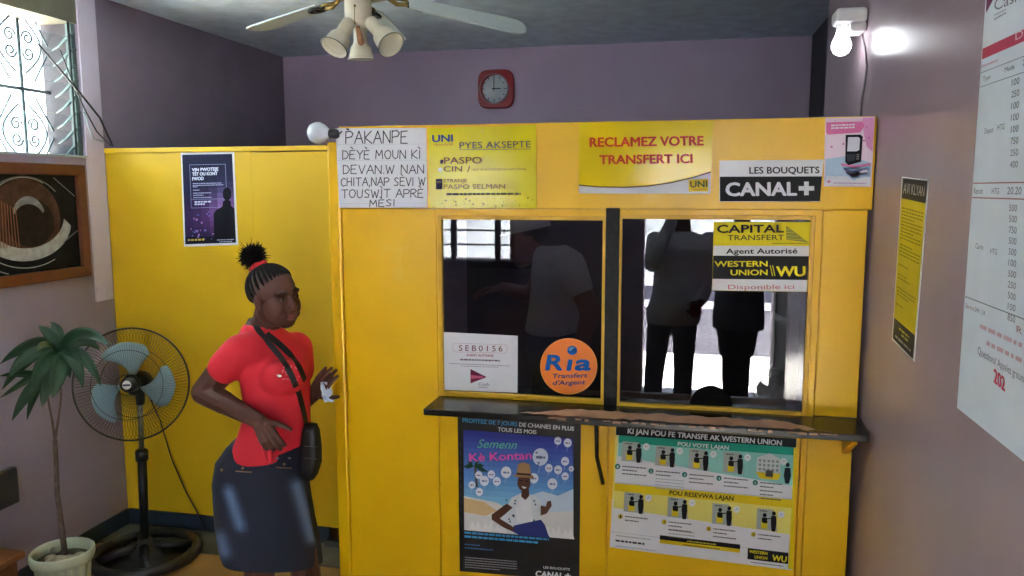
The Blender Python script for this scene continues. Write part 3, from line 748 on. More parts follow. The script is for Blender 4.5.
for y in range(10): S.line([(460.6+y*.05, 442+y*8.2), (460.8+y*.05, 447+y*8.2)], .5, ink(90,90,96), 2)
S.build('balloon_poster', 'tall black poster of a man in a hat among balloons under the counter', 'poster')

# transfer how-to poster
FRY = Plane('y', D-.001, (0, -1, 0))
q = quad((616,426.7),(796.6,438.4),(792.4,570.2),(609.8,547))
S = Sheet(FRONT, [(616,426.7),(796.6,438.4),(792.4,570.2),(609.8,547)], mat('white_poster_print', (232, 234, 238), .4, var=.02), thick=.001)
T1, T2, Y1, Y2 = ink(30,164,140), ink(150,216,206), ink(232,206,24), ink(236,226,120)
qpoly(S, q, [(.001,0),(.999,0),(.999,.068),(.001,.068)], K_, 1)
qpoly(S, q, [(.018,.068),(.985,.068),(.985,.128),(.018,.128)], T1, 1)
qpoly(S, q, [(.018,.128),(.985,.128),(.985,.36),(.018,.24)], T2, 1)
qpoly(S, q, [(.008,.465),(.985,.465),(.985,.53),(.008,.53)], Y1, 1)
qpoly(S, q, [(.008,.53),(.985,.53),(.985,.73),(.008,.67)], Y2, 1)
qpoly(S, q, [(.985,.068),(1,.068),(1,.99),(.975,.99),(.985,.5)], Y1, 2)
qpoly(S, q, [(0,.068),(.016,.068),(.006,.6),(0,.6)], Y2, 2)
for a, b_ in (((.018,.46),(.985,.46)), ((.005,.87),(.972,.87))): S.line([q(*a), q(*b_)], .4, ink(180,186,190), 2)
S.text('KI JAN POU FE TRANSFE AK WESTERN UNION', 627.5, 433.2, 781.6, 445.4, 5.6, W_, bold=.03)
S.text('POU VOYE LAJAN', 677.6, 445.6, 728.6, 449.6, 4.4, W_, bold=.03)
S.text('POU RESEVWA LAJAN', 669.2, 494.4, 733.4, 500.4, 4.7, ink(46,44,30), bold=.03)
def picto(u, v, n, num, bank=False, fig=None):
    g1, g2 = ink(176,184,178), ink(238,214,40)
    if not bank:
        qpoly(S, q, [(u-.055,v-.075),(u+.035,v-.075),(u+.06,v+.085),(u-.055,v+.085)], g1, 3)
        qpoly(S, q, [(u-.03,v+.005),(u+.005,v+.005),(u+.005,v+.075),(u-.03,v+.075)], g2, 4)
        for (du, s_) in ((-.012,.55),(.038,1.0)):
            qpoly(S, q, [(u+du-.014,v-.03+.02*(s_<1)),(u+du+.014,v-.03+.02*(s_<1)),(u+du+.016,v+.03),(u+du+.01,v+.03+.06*s_-.03*(s_<1)),(u+du-.01,v+.03+.06*s_-.03*(s_<1)),(u+du-.016,v+.02)], K_, 5)
            x, y = q(u+du, v-.048+.02*(s_<1)); S.disc(x, y, 2, 2.2, K_, 5, 12)
        S.line([q(u-.005,v-.0), q(u+.03,v-.01)], 1, K_, 5)
        S.dashes(*q(u-.04,v-.055), *q(u-.0,v-.055), 1.1, ink(90,96,96), 4)
    else:
        qpoly(S, q, [(u-.07,v-.06),(u,v-.10),(u+.06,v-.06),(u+.06,v+.05),(u-.07,v+.05)], ink(222,226,224), 3)
        for i in range(5):
            for j in range(3): qpoly(S, q, [(u-.06+i*.024,v-.05+j*.033),(u-.046+i*.024,v-.05+j*.033),(u-.046+i*.024,v-.03+j*.033),(u-.06+i*.024,v-.03+j*.033)], ink(150,170,166), 4)
        qpoly(S, q, [(u-.075,v+.05),(u+.065,v+.05),(u+.05,v+.1),(u-.05,v+.1)], g2, 4)
        qpoly(S, q, [(u-.02,v+.03),(u+.02,v+.03),(u+.02,v+.08),(u-.02,v+.08)], ink(90,90,80), 5)
        qpoly(S, q, [(u+.085,v+.0),(u+.115,v-.0),(u+.12,v+.06),(u+.11,v+.12),(u+.09,v+.12),(u+.08,v+.06)], ink(24,40,50), 5); x, y = q(u+.1, v-.022); S.disc(x, y, 2, 2.2, ink(24,40,50), 5, 12)
    x, y = q(u+.078, v-.045); S.disc(x, y, 3.3, 3.5, ink(236,240,240), 4, 18); S.line([(x-1.4,y+1),(x,y-1.2),(x+1.4,y+.4)], .5, ink(170,176,180), 5)
up5 = ((.095,.19),(.28,.205),(.465,.21),(.655,.215),(.855,.225))
for i, (u, v) in enumerate(up5):
    picto(u, v, 0, i+1, i == 4)
    x, y = q(u-.075, v+.135); S.disc(x, y, 2.6, 2.7, ink(16,130,116), 3, 18); S.text(str(i+1), x-.8, y+1.3, x+.8, y+1.4, 2.6, W_, 4, bold=.03)
    n = (3, 2, 3, 3, 5)[i]
    for k in range(n): S.dashes(*q(u-.048, v+.135+k*.03), *q(u+(.035 if k % 2 else .085)-(.0 if i < 4 else .01), v+.135+k*.03), 1.1, ink(84,92,98), 3)
    if i == 1:
        for k in range(4): S.dashes(*q(u-.048, v+.195+k*.025), *q(u+.11, v+.195+k*.025), .8, ink(170,178,182), 3)
lo4 = ((.12,.605),(.36,.61),(.605,.625),(.85,.63))
for i, (u, v) in enumerate(lo4):
    picto(u, v, 0, i+1)
    x, y = q(u-.07, v+.13); S.disc(x, y, 2.4, 2.5, ink(212,190,40), 3, 18); S.text(str(i+1), x-.8, y+1.2, x+.8, y+1.3, 2.5, K_, 4, bold=.03)
    for k in range((2, 3, 3, 2)[i]): S.dashes(*q(u-.045, v+.13+k*.03), *q(u+(.03 if k % 2 else .08), v+.13+k*.03), 1.1, ink(84,92,98), 3)
    if i == 1:
        for k in range(3): S.dashes(*q(u-.045, v+.195+k*.025), *q(u+.1, v+.195+k*.025), .8, ink(150,156,150), 3)
S.dashes(*q(.03,.90), *q(.22,.90), 1, ink(170,176,180)); S.dashes(*q(.03,.945), *q(.19,.945), 1.8, ink(60,60,64), 2); S.dashes(*q(.03,.985), *q(.25,.985), .8, ink(170,176,180))
qpoly(S, q, [(.27,.85),(.71,.85),(.71,.885),(.27,.885)], K_, 3); qpoly(S, q, [(.27,.885),(.71,.885),(.71,.915),(.27,.915)], Y1, 3)
S.dashes(*q(.42,.877), *q(.58,.877), 1.3, ink(200,190,60), 4); S.dashes(*q(.4,.908), *q(.6,.908), 1, ink(80,76,30), 4)
qpoly(S, q, [(.752,.87),(.975,.87),(.975,.955),(.752,.955)], K_, 3)
a, b_ = q(.76,.905), q(.86,.905); S.text('WESTERN', *a, *b_, 3.2, yw, 4, bold=.03); a, b_ = q(.79,.942), q(.86,.942); S.text('UNION', *a, *b_, 3.2, yw, 4, bold=.03)
a, b_ = q(.885,.943), q(.965,.943); S.text('WU', *a, *b_, 6.4, yw, 4, bold=.04)
S.dashes(*q(.77,.98), *q(.95,.98), .9, ink(120,124,130))
S.build('instruction_poster', 'white, teal and yellow money transfer instruction poster under the counter', 'poster')

# yellow poster on the right wall
q = quad((903,176.7),(929.7,180),(914.8,361.8),(893,339.4))
S = Sheet(RIGHT, [(903,176.7),(929.7,180),(914.8,361.8),(893,339.4)], ink(222,222,224), thick=.002)
m_yp = mat('yellow_notice_print', (226, 200, 22), .5, var=.05)
qpoly(S, q, [(.03,.006),(.97,.006),(.97,.13),(.03,.13)], ink(58,56,54), 1)
qpoly(S, q, [(.03,.13),(.97,.13),(.97,.86),(.03,.86)], m_yp, 1)
qpoly(S, q, [(.03,.86),(.97,.86),(.97,.99),(.03,.99)], ink(54,52,52), 1)
up = (q(.1,.03)[0]-q(.1,.1)[0], q(.1,.03)[1]-q(.1,.1)[1]); ul = math.hypot(*up); up = (up[0]/ul, up[1]/ul)
S.text('AVI KLYAN', *q(.1,.098), *q(.9,.094), 11, ink(226,222,212), 2, up=up)
for k in range(15):
    v = .19+k*.02
    if k == 10: continue
    S.dashes(*q(.1,v), *q(.92 if k % 4 != 3 else .6,v), 1.2, ink(150,124,20), 2)
for k, u1 in ((17,.5),(20,.45),(21,.6),(24,.9),(25,.85),(26,.6),(29,.4)): S.dashes(*q(.1,.19+k*.02), *q(u1,.19+k*.02), 1.1, ink(150,124,20), 2)
qpoly(S, q, [(.25,.88),(.8,.88),(.8,.93),(.25,.93)], ink(60,60,50), 2)
for v, u0 in ((.9,.3),(.925,.42)): S.dashes(*q(u0,v), *q(.75,v), 2, ink(206,190,60), 3)
S.dashes(*q(.15,.965), *q(.85,.965), 2.4, ink(180,176,170), 2)
S.build('yellow_poster', 'narrow yellow notice with black header on the right wall beyond the price sheet', 'poster')

# big price sheet on the right wall; coordinates as on the photograph
def RP(y, z):      # a wall point back to photograph coordinates
    v = V((XR, y, z))-EYE; return (512+FPX*v.dot(CR)/v.dot(CF), 288-FPX*v.dot(CU)/v.dot(CF))
m_sheet = mat('pale_blue_white_sheet', (224, 236, 244), .5, var=.03)
SY, SZ0, SZ1, SW = 1.795, 1.338, 2.33, .74
R_ = lambda u, z: RP(SY-u, z)         # u metres from the far edge
def rect(u0, z0, u1, z1): return [R_(u0, z0), R_(u1, z0), R_(u1, z1), R_(u0, z1)]
S = Sheet(RIGHT, rect(0, SZ0, SW, SZ1), m_sheet, thick=.0015)
gy, rdl = ink(120,130,140), ink(170,110,120)
z0 = onX(985.5, 48, XR).z; z1 = onX(985.5, 58.5, XR).z
S.poly(rect(.004, z1, SW-.01, z0), ink(196,70,96), 1)
S.text('Denominations', *R_(.17, z1+.008), *R_(.44, z1+.008), 8, ink(236,206,214), 2, up=(0, -1))
def mtext(t, u, z, w, h, m, bold=0, sp=1.0):
    a, b_ = R_(u, z), R_(u+w, z); c_ = R_(u, z+h); vs, fs = glyphs(t, bold, 0, sp)
    q_ = [V((XR-S.top-2*S.STEP, SY-u-w*x, z+h*y)) for x, y in vs]
    if fs and (q_[fs[0][1]]-q_[fs[0][0]]).cross(q_[fs[0][2]]-q_[fs[0][0]]).dot(S.p.n) < 0: fs = [g[::-1] for g in fs]
    S.mb.add(q_, fs, m)
def mbar(u0, z, u1, m, h=.0012): S.poly(rect(u0, z-h/2, u1, z+h/2), m, 2)
zz = z1
def zpx(y): return onX(985, y, XR).z
mbar(.006, zpx(72), SW-.01, gy); mbar(.006, zpx(86), SW-.01, gy)
gd = ink(104,112,124)
mtext('Denominations', .006, zpx(67), .085, .006, ink(190,90,110)); mtext('Type', .02, zpx(81), .04, .009, gd); mtext('Mode', .13, zpx(80), .045, .009, gd); mtext('20.00', .21, zpx(80), .05, .011, gd)
def digits(zt, n, dz, u0):
    for k in range(n):
        z = zt-k*dz
        mtext(random.choice(('100', '250', '500', '750', '850', '400')), u0+k*.003, z, .034, .0125, gd)
        mtext(random.choice(('55', '110', '165', '300', '25')), u0+.09+k*.003, z, .034, .0125, gd)
        for u in (.2, .29, .38): mtext(random.choice(('55.00', '110.00', '65.00')), u0+u, z, .05, .0125, gd)
digits(zpx(95), 8, .021, .168)
mtext('Depot', .05, zpx(134), .045, .011, gd); mtext('HTG', .115, zpx(133), .034, .011, gd)
zl1 = onX(974.6, 183.3, XR).z; zl2 = onX(974.6, 197.6, XR).z; zr = zl2+.008
mbar(.006, zl1, SW-.01, rdl, .0022); mbar(.006, zl2, SW-.01, rdl, .0022)
mtext('Retrait', .014, zr, .05, .012, gd); mtext('HTG', .11, zr, .036, .012, gd); mtext('20.20  M', .185, zr, .1, .014, gd)
digits(zl2-.022, 11, .0195, .2)
mtext('Carte', .045, 1.68, .042, .011, gd); mtext('HTG', .125, 1.676, .034, .011, gd)
zb = onX(968, 297, XR).z; mbar(.006, zb, SW-.01, gy, .002)
mtext('Service', .012, zb-.022, .05, .010, rdl); mtext('24h / 24', .066, zb-.022, .055, .010, gd)
S.text('R', 1018.5, 332, 1024, 335, 7, rdl, 2, up=(0, -1))
for k, (u0, u1) in enumerate(((.10, .46), (.14, .38))):
    u = u0
    while u < u1: w = random.uniform(.012, .04); S.poly(rect(u, zb-.05-k*.026, min(u1, u+w), zb-.042-k*.026), ink(206,176,186), 2); u += w+.008
S.text('Questions? Appelez gratuitement', 979.5, 354, 1036, 389, 8.5, gd, 2, up=(0, -1)); S.text('202', 995.5, 382, 1007, 392, 15, ink(206,50,84), 2, bold=.02, up=(0, -1))
S.poly([(987.5, 13.5), (988.6, -14), (1008, -26)], ink(110,36,80), 2)
S.text('Cash', 996, 11, 1022, 0, 12, ink(120,126,140), 2, up=(0, -1))
S.dashes(996, 15.5, 1008, 9.5, .8, gy); S.dashes(996, 20, 1008, 13, 1.2, gy)
S.build('price_sheet', 'large white price sheet with red bar on the right wall nearest the camera', 'poster')

# blue poster on the partition
q = quad((180.8,152.9),(234.2,151.9),(238.3,244.8),(184.2,246.7))
S = Sheet(PART, [(180.8,152.9),(234.2,151.9),(238.3,244.8),(184.2,246.7)], ink(224,226,234), thick=.0015)
IN = [(.03,.02),(.965,.02),(.965,.975),(.03,.975)]
NB = 16
for i in range(NB):
    t = i/(NB-1); v0, v1 = .02+.955*i/NB, .02+.955*(i+1)/NB
    for j in range(6):
        s_ = j/5; k = math.exp(-((t-.72)**2)/.07)*(.35+.65*s_); g = math.exp(-((t-.55)**2)/.05)*math.exp(-((s_-.85)**2)/.08)
        c = (int(24+86*k+60*g), int(26+30*k+60*g), int(58+66*k+70*g))
        qpoly(S, q, [(.03+.935*j/6,v0),(.03+.935*(j+1)/6,v0),(.03+.935*(j+1)/6,v1),(.03+.935*j/6,v1)], ink(*c), 1)
for i in range(22):
    u, v = random.uniform(.08,.55), random.uniform(.62,.93); S.disc(*q(u,v), random.uniform(.4,1.3), random.uniform(.4,1.3), ink(*random.choice(((120,110,190),(170,120,190),(90,100,180)))), 2, 10)
qpoly(S, q, [(.03,.90),(.965,.90),(.965,.975),(.03,.975)], ink(16,18,40), 2)
bx = [q(.165,.13), q(.83,.13), q(.83,.59), q(.165,.59), q(.165,.13)]
S.line(bx, .4, ink(140,150,190), 2); S.line([q(.165,.5), q(.83,.5)], .4, ink(140,150,190), 2)
kb = ink(12,12,26)
qpoly(S, q, [(.57,.9),(.575,.66),(.62,.62),(.74,.585),(.76,.53),(.80,.515),(.86,.515),(.90,.53),(.905,.58),(.965,.61),(.965,.93),(.57,.93)], kb, 3); x, y = q(.84,.45); S.disc(x, y, 4.3, 6.6, kb, 3, 24)
for t, v, u1 in (('VIN PWOTEJE',.20,.70),('TÈT OU KONT',.247,.68),('FWOD',.297,.42)): S.text(t, *q(.205,v), *q(u1,v-.003), 3.5, ink(226,230,250), 4, bold=.04)
for v, u1 in ((.335,.75),(.355,.78),(.37,.3),(.405,.33),(.437,.55),(.46,.4),(.485,.55)): S.dashes(*q(.21,v), *q(u1,v), .8, ink(170,176,214), 4)
for v, u1 in ((.535,.55),(.56,.42)): S.dashes(*q(.23,v), *q(u1,v), 1.5, ink(214,220,244), 4)
S.dashes(*q(.08,.94), *q(.4,.94), 1.8, ink(206,180,80), 4); S.dashes(*q(.62,.945), *q(.93,.945), .9, ink(170,176,200), 4); S.dashes(*q(.66,.965), *q(.9,.965), .9, ink(170,176,200), 4)
S.build('blue_poster', 'dark blue and purple poster of a black silhouette on the recessed partition', 'poster')
# ================================================================ THINGS
# framed painting on the left wall
pa = thing('framed_painting', LEFT.pt(20, 283), 'framed dark abstract painting with pale arcs under the left window', 'painting')
m_frame = mat('brown_picture_frame', (96, 50, 30), .4, var=.2, scale=15)
py1, py0, pz1, pz0 = 3.39, 2.62, 1.92, 1.374
w = .052
mb = MB()
def strip(a, b, c, d): mb.prism([a, b, c, d], V((.028, 0, 0)), m_frame)
X0 = XL+.001
O = [V((X0, py0, pz0)), V((X0, py1, pz0)), V((X0, py1, pz1)), V((X0, py0, pz1))]
I = [V((X0, py0+w, pz0+w)), V((X0, py1-w, pz0+w)), V((X0, py1-w, pz1-w)), V((X0, py0+w, pz1-w))]
for k in range(4): strip(O[k], O[(k+1) % 4], I[(k+1) % 4], I[k])
mb.build('frame', pa, bevel=.004)
pc = V((XL+.008, (py0+py1)/2, (pz0+pz1)/2))
mb = MB(); mb.box((XL+.001, py0+w*.8, pz0+w*.8), (XL+.008, py1-w*.8, pz1-w*.8), mat('painting_black_ground', (14, 14, 18), .7, spec=.15, var=.4, scale=14))
hy, hz = (py1-py0)/2-w, (pz1-pz0)/2-w
def PL(u, v, L): return V((XL+.008+L*.0006, pc.y+(u*.84+.17 if abs(u) < .999 else u)*hy, pc.z+v*hz))   # u, v in -1..1
m_ob = mat('painting_brown', (70, 46, 36), .7, spec=.15, var=.35, scale=25); m_og = mat('painting_pale_grey', (150, 150, 146), .7, spec=.15, var=.25, scale=30); m_ol = mat('painting_line_grey', (96, 100, 104), .6)
def pell(cx, cy, rx, ry, a0=0, a1=360, n=40): return [(cx+rx*cos(radians(a0+(a1-a0)*k/n)), cy+ry*sin(radians(a0+(a1-a0)*k/n))) for k in range(n+1)]
def ppoly(pts, m, L): mb.face([PL(max(-1, min(1, u)), max(-1, min(1, v)), L) for u, v in pts], m)
ppoly(pell(-.12, .1, .72, .82)[:-1], m_ob, 1)
ppoly(pell(-.02, .02, .48, .5)[:-1], mat('painting_dark_brown', (36, 27, 24), .7, spec=.15, var=.3, scale=25), 2)
cr_ = pell(-.12, .02, .95, .78, 215, 352); ci = pell(-.1, .16, .78, .66, 352, 215)
ppoly(cr_+ci, m_og, 3)
ppoly(pell(-.06, .1, .34, .46, 20, 160)+pell(-.06, .1, .3, .30, 160, 20), mat('painting_mid_grey', (116, 118, 120), .6, var=.3, scale=30), 3)
def parc(pts, w_, m, L):
    for (a, b), (c, d) in zip(pts, pts[1:]):
        n_ = math.hypot(c-a, d-b) or 1; ox, oy = -(d-b)/n_*w_, (c-a)/n_*w_
        if max(abs(a), abs(b), abs(c), abs(d)) < .98: mb.face([PL(a+ox, b+oy, L), PL(a-ox, b-oy, L), PL(c-ox, d-oy, L), PL(c+ox, d+oy, L)], m)
parc(pell(-.12, .1, .84, .86, 40, 200), .012, m_ol, 4); parc(pell(-.12, .1, .78, .84, 60, 175), .008, m_og, 4); parc(pell(-.1, .0, 1.02, .9, 190, 300), .01, m_og, 4)
parc(pell(-.1, .0, 1.2, 1.05, 200, 280), .01, m_og, 4); parc([(.5, .95), (.95, .55)], .01, m_ol, 4); parc([(.6, -.45), (.97, -.2)], .01, m_ol, 4)
for k in range(7): parc([(-.62+k*.05, .5-k*.03), (-.66+k*.06, -.45)], .008, mat('painting_rust', (128, 76, 44), .6), 4)
mb.build('canvas', pa)

# wall clock
ck = thing('wall_clock', BACK.pt(496.5, 108, 0), 'red rounded square wall clock with white round dial high on the purple wall', 'clock')
cc = BACK.pt(496.6, 89.5); R0 = .128
m_red = mat('red_clock_plastic', (150, 22, 34), .35)
def rsq(r, e, n=48): return [V((math.copysign(abs(cos(2*pi*k/n))**(2/e), cos(2*pi*k/n))*r, 0, math.copysign(abs(sin(2*pi*k/n))**(2/e), sin(2*pi*k/n))*r)) for k in range(n)]
mb = MB(); o1 = rsq(R0, 4.2); vs = []
lay = [(1.0, 0), (1.0, -.022), (.94, -.034), (.80, -.036), (.74, -.026)]
for sc_, dy in lay: vs += [cc+V((p.x*sc_ if sc_ > .82 else cos(2*pi*k/48)*R0*sc_, dy-.001, p.z*sc_*1.04 if sc_ > .82 else sin(2*pi*k/48)*R0*sc_)) for k, p in enumerate(o1)]
fs = [(i*48+k, i*48+(k+1) % 48, (i+1)*48+(k+1) % 48, (i+1)*48+k) for i in range(len(lay)-1) for k in range(48)]
fs += [list(range(48))[::-1]]
mb.add(vs, fs, m_red); mb.build('case', ck, recalc=True)
co_ = cc+V((-.012, 0, .003))
mb = MB(); mb.lathe([(R0*.76, .0), (R0*.76, .026)], co_, (0, -1, 0), mat('clock_dial_white', (206, 212, 220), .35), 40); di = mb.build('dial', ck)
mb = MB(); mb.lathe([(R0*.80, .024), (R0*.81, .036), (R0*.77, .038), (R0*.74, .027)], co_, (0, -1, 0), mat('clock_silver_ring', (196, 196, 204), .25, .6), 40, False); mb.build('bezel', ck)
for k in range(12):
    mb = MB()
    a = k*pi/6; d_ = V((sin(a), 0, cos(a))); t_ = V((cos(a), 0, -sin(a)))
    mb.obox(co_+d_*R0*.63+V((0, -.0268, 0)), d_*(.007 if k % 3 else .011), t_*.0025, V((0, .0006, 0)), m_dark); mb.build('hour_mark', di)
for nm, a, L_, w_ in (('hour_hand', pi/2, .048, .0035), ('minute_hand', 0, .07, .0028)):
    d_ = V((sin(a), 0, cos(a))); t_ = V((cos(a), 0, -sin(a))); mb = MB()
    mb.obox(co_+d_*(L_/2-.008)+V((0, -.029, 0)), d_*(L_/2+.008), t_*w_, V((0, .0007, 0)), m_black); mb.build(nm, ck)

# ceiling fan
HUB = onY(358, 6, 2.80)
cf = thing('ceiling_fan', V((HUB.x, HUB.y, ZC)), 'white five blade ceiling fan with three cream tulip lamps and brass arms', 'ceiling fan')
m_cream = mat('cream_enamel', (228, 222, 200), .3); m_brass = mat('aged_brass', (150, 124, 70), .3, .9); m_blade = mat('white_fan_blade', (198, 210, 210), .4, var=.03)
m_rim = mat('grey_green_rim', (120, 126, 112), .4)
hz = HUB.z
mb = MB(); mb.lathe([(.012, 0), (.075, -.0), (.07, -.03), (.03, -.06), (.014, -.065)], V((HUB.x, HUB.y, ZC)), (0, 0, 1), m_cream); mb.build('canopy', cf)
mb = MB(); mb.lathe([(.05, .03), (.10, .045), (.115, .09), (.11, .14), (.07, .19), (.014, .2)], HUB, (0, 0, 1), m_cream); mb.build('motor_housing', cf)
mb = MB(); mb.lathe([(.052, .03), (.118, .036), (.118, .05), (.052, .056)], HUB, (0, 0, 1), m_brass); mb.build('brass_ring', cf)
mb = MB(); mb.lathe([(.012, .17), (.012, ZC-hz-.05)], HUB, (0, 0, 1), m_cream); mb.build('down_rod', cf)
mb = MB(); mb.lathe([(.03, -.078), (.047, -.066), (.049, -.05), (.049, .012), (.046, .03), (.03, .036)], HUB, (0, 0, 1), m_cream); mb.build('switch_housing', cf)
mb = MB(); mb.ell(HUB+V((.008, -.049, -.01)), .005, m_brass); mb.tube([HUB+V((.008, -.052, -.012)), HUB+V((.008, -.053, -.065))], .0014, m_brass, 5); mb.ell(HUB+V((.008, -.053, -.07)), (.004, .004, .007), m_brass); mb.build('pull_chain', cf)
for deg, drop, roll_ in ((20, .095, .62), (98, .03, .22), (156, .045, -.10), (224, .005, .22), (297, .03, .22)):
    a = radians(deg); d_ = V((cos(a), sin(a), 0)); t_ = V((-sin(a), cos(a), 0))
    t2 = (t_*cos(roll_)+V((0, 0, 1))*sin(roll_)); n2 = d_.cross(t2)
    def bp_(r, s_): return HUB+V((0, 0, .028-drop*((r-.1)/.52)))+d_*r+t2*s_
    out = [bp_(.185, -.042), bp_(.25, -.05), bp_(.55, -.062), bp_(.592, -.056), bp_(.615, -.036), bp_(.622, 0), bp_(.615, .036), bp_(.592, .056), bp_(.55, .062), bp_(.25, .05), bp_(.185, .042)]
    mb = MB(); mb.prism(out, n2*.006, m_blade); bl_ = mb.build('blade', cf)
    mb = MB()
    for c0_, rr in ((.205, .028), (.225, .036)): mb.tube([bp_(c0_+rr*cos(2*pi*k/20), rr*.8*sin(2*pi*k/20))-n2*.004 for k in range(20)], .006, m_black, 6, True)
    mb.tube([HUB+V((0, 0, .036))+d_*.1, bp_(.14, 0)-n2*.012, bp_(.18, 0)-n2*.004], .008, m_brass, 6)
    mb.tube([bp_(.115, -.0), bp_(.15, -.022), bp_(.18, -.02)], .005, m_brass, 6); mb.tube([bp_(.115, .0), bp_(.15, .022), bp_(.18, .02)], .005, m_brass, 6)
    mb.build('blade_iron', bl_)
def shade(px, py, tilt, y):
    e0 = onY(*px, y); e1 = onY(*py, y+tilt); ax = (e1-e0).normalized(); L_ = (e1-e0).length
    mb = MB()
    mb.lathe([(.0, -.004), (.018, 0), (.024, .006), (.026, L_*.45), (.028, L_*.52), (.037, L_*.6), (.041, L_*.72), (.043, L_*.9), (.049, L_), (.046, L_-.001), (.038, L_*.72), (.03, L_*.58), (.02, L_*.5), (.0, L_*.48)], e0, ax, m_cream, 28, False)
    o = mb.build('lamp_shade', cf)
    mb = MB(); mb.lathe([(.0485, L_-.004), (.0515, L_-.001), (.0485, L_+.001)], e0, ax, m_rim, 28, False); mb.build('rim', o)
    mb = MB(); mb.tube([HUB+V((0, 0, -.05)), (HUB+V((0, 0, -.05))+e0)/2+V((0, 0, -.004)), e0+ax*.01], .009, m_brass, 8); mb.build('arm', o)
shade((350, 21), (334, 48), -.075, HUB.y-.045); shade((370, 21), (391, 45), -.06, HUB.y-.03); shade((360, 27), (361.5, 60), .012, HUB.y+.02)
mb = MB(); a = onY(358, 28, HUB.y-.06); b_ = onY(361, 42, HUB.y-.05)
mb.cap(a, .009, b_, .012, mat('amber_socket', (168, 116, 78), .5, var=.4, scale=60)); mb.build('lamp_socket', cf)

# unlit globe bulb at the left end of the booth
bc = onY(318, 133, D-.02)
bu = thing('globe_bulb', bc+V((.0, 0, -.04)), 'unlit white globe bulb at the booth corner, left of the handwritten notice', 'bulb')
mb = MB(); ax = V((1, .05, -.06)).normalized()
mb.lathe([(0, -.038), (.016, -.035), (.029, -.026), (.037, -.01), (.0385, .0), (.037, .01), (.03, .025), (.02, .036), (.015, .044)], bc, ax, mat('frosted_bulb_glass', (222, 230, 242), .25), 24, False); mb.build('bulb_globe', bu)
mb = MB(); mb.lathe([(.015, .042), (.0165, .046), (.0165, .072), (.012, .078), (0, .08)], bc, ax, m_dark, 16, False); mb.build('socket', bu)
mb = MB(); e_ = bc+ax*.078; mb.tube([e_, e_+V((.012, .01, .012)), e_+V((.008, .02, .025)), e_+V((-.01, .03, .03)), V((-1.17, D-.014, ZT-.012))], .003, m_black, 6); mb.build('wire', bu)

# lit bulb in its holder on the right wall
lbx = V((XR, 2.93, 0)); bz = onY(843, 44, 2.9); fx = onY(852, 17, 2.9)
lf = thing('wall_lamp', V((XR-.05, 2.93, fx.z-.1)), 'lit bulb hanging from a white lamp holder high on the right wall', 'lamp')
mb = MB(); mb.box((XR-.10, 2.885, fx.z-.018), (XR-.001, 2.985, fx.z+.03), m_white); mb.build('bracket', lf, bevel=.012)
mb = MB(); mb.box((XR-.055, 2.89, fx.z-.05), (XR-.001, 2.98, fx.z-.012), m_white); mb.build('lamp_cover', lf, bevel=.012)
bpos = V((bz.x, 2.93, bz.z))
mb = MB(); mb.lathe([(.017, .048), (.019, .06), (.021, .075), (.021, fx.z-.01-bz.z)], bpos, (0, 0, 1), m_white, 20); mb.build('socket', lf)
mb = MB(); mb.lathe([(0, -.034), (.012, -.032), (.024, -.024), (.031, -.010), (.032, .002), (.028, .016), (.020, .034), (.016, .05), (0, .052)], bpos, (0, 0, 1), mat('lit_bulb_glass', (245, 250, 255), .3, emit=4), 24, False); mb.build('bulb_globe', lf)
mb = MB(); wp = [(862, 30), (866, 48), (868, 66), (866, 84), (863, 98), (862, 116)]
mb.tube([V((XR-.004, onX(x, y, XR).y, onX(x, y, XR).z)) for x, y in wp], .0035, mat('grey_wire', (120, 112, 116), .5), 6); mb.build('wire', lf)

# cables from the window to the partition
for k, (pts, r) in enumerate((([((38, 44), -.03), ((62, 72), .03), ((84, 98), .06), ((100, 118), .05), ((120, 150), .04)], .005), ([((60, 50), -.03), ((74, 86), .03), ((86, 112), .05), ((97, 132), .04), ((109, 150), .03)], .0035))):
    mb = MB(); P3 = [onX(*p, XL+o) for p, o in pts]
    P3[-1] = V((P3[-1].x, YP+.01, ZT+.0)); mb.tube(P3, r, m_black, 6)
    mb.build('cable', label='thick black cable running from the window grille down to the partition' if k == 0 else 'thinner black cable from the louvre frame to the partition corner', cat='cable')

# pedestal fan
FB = onZ(146, 557, 0); FB.z = 0
FC = onY(132, 384, FB.y-.10)
pf = thing('pedestal_fan', FB, 'black pedestal fan with blue grey blades standing in the left corner', 'fan')
m_fanblk = mat('black_fan_plastic', (26, 26, 28), .4); m_fblade = mat('blue_grey_fan_blade', (128, 156, 166), .4, var=.08, scale=6)
mb = MB()
mb.tube([FB+V((.235*cos(2*pi*k/40), .235*sin(2*pi*k/40), .022)) for k in range(40)], .027, m_fanblk, 8, True)
for k in range(4):
    a = k*pi/2+.5; mb.tube([FB+V((.03*cos(a), .03*sin(a), .06)), FB+V((.13*cos(a+.1), .13*sin(a+.1), .04)), FB+V((.22*cos(a+.25), .22*sin(a+.25), .024))], [.024, .02, .022], m_fanblk, 8)
mb.lathe([(.19, .002), (.19, .010), (.09, .016), (.08, .03), (.045, .06), (.03, .09), (.026, .1)], FB, (0, 0, 1), m_fanblk, 24); mb.build('base', pf)
ft = FC+V((0, .05, -.02)); fb2 = FB+V((0, 0, .09)); mid = fb2+(ft-fb2)*.56
mb = MB(); mb.tube([fb2, mid], .021, m_fanblk, 14); mb.build('lower_pole', pf)
mb = MB(); mb.lathe([(.022, -.03), (.03, -.025), (.03, .02), (.02, .03)], mid, ft-fb2, m_fanblk, 18); mb.tube([mid, mid+V((.04, -.01, .01))], .006, m_fanblk, 6); mb.build('collar', pf)
mb = MB(); mb.tube([mid, ft], .013, m_steel, 12); mb.build('upper_pole', pf)
fn = V((.30, -.93, .16)).normalized()       # the way it blows
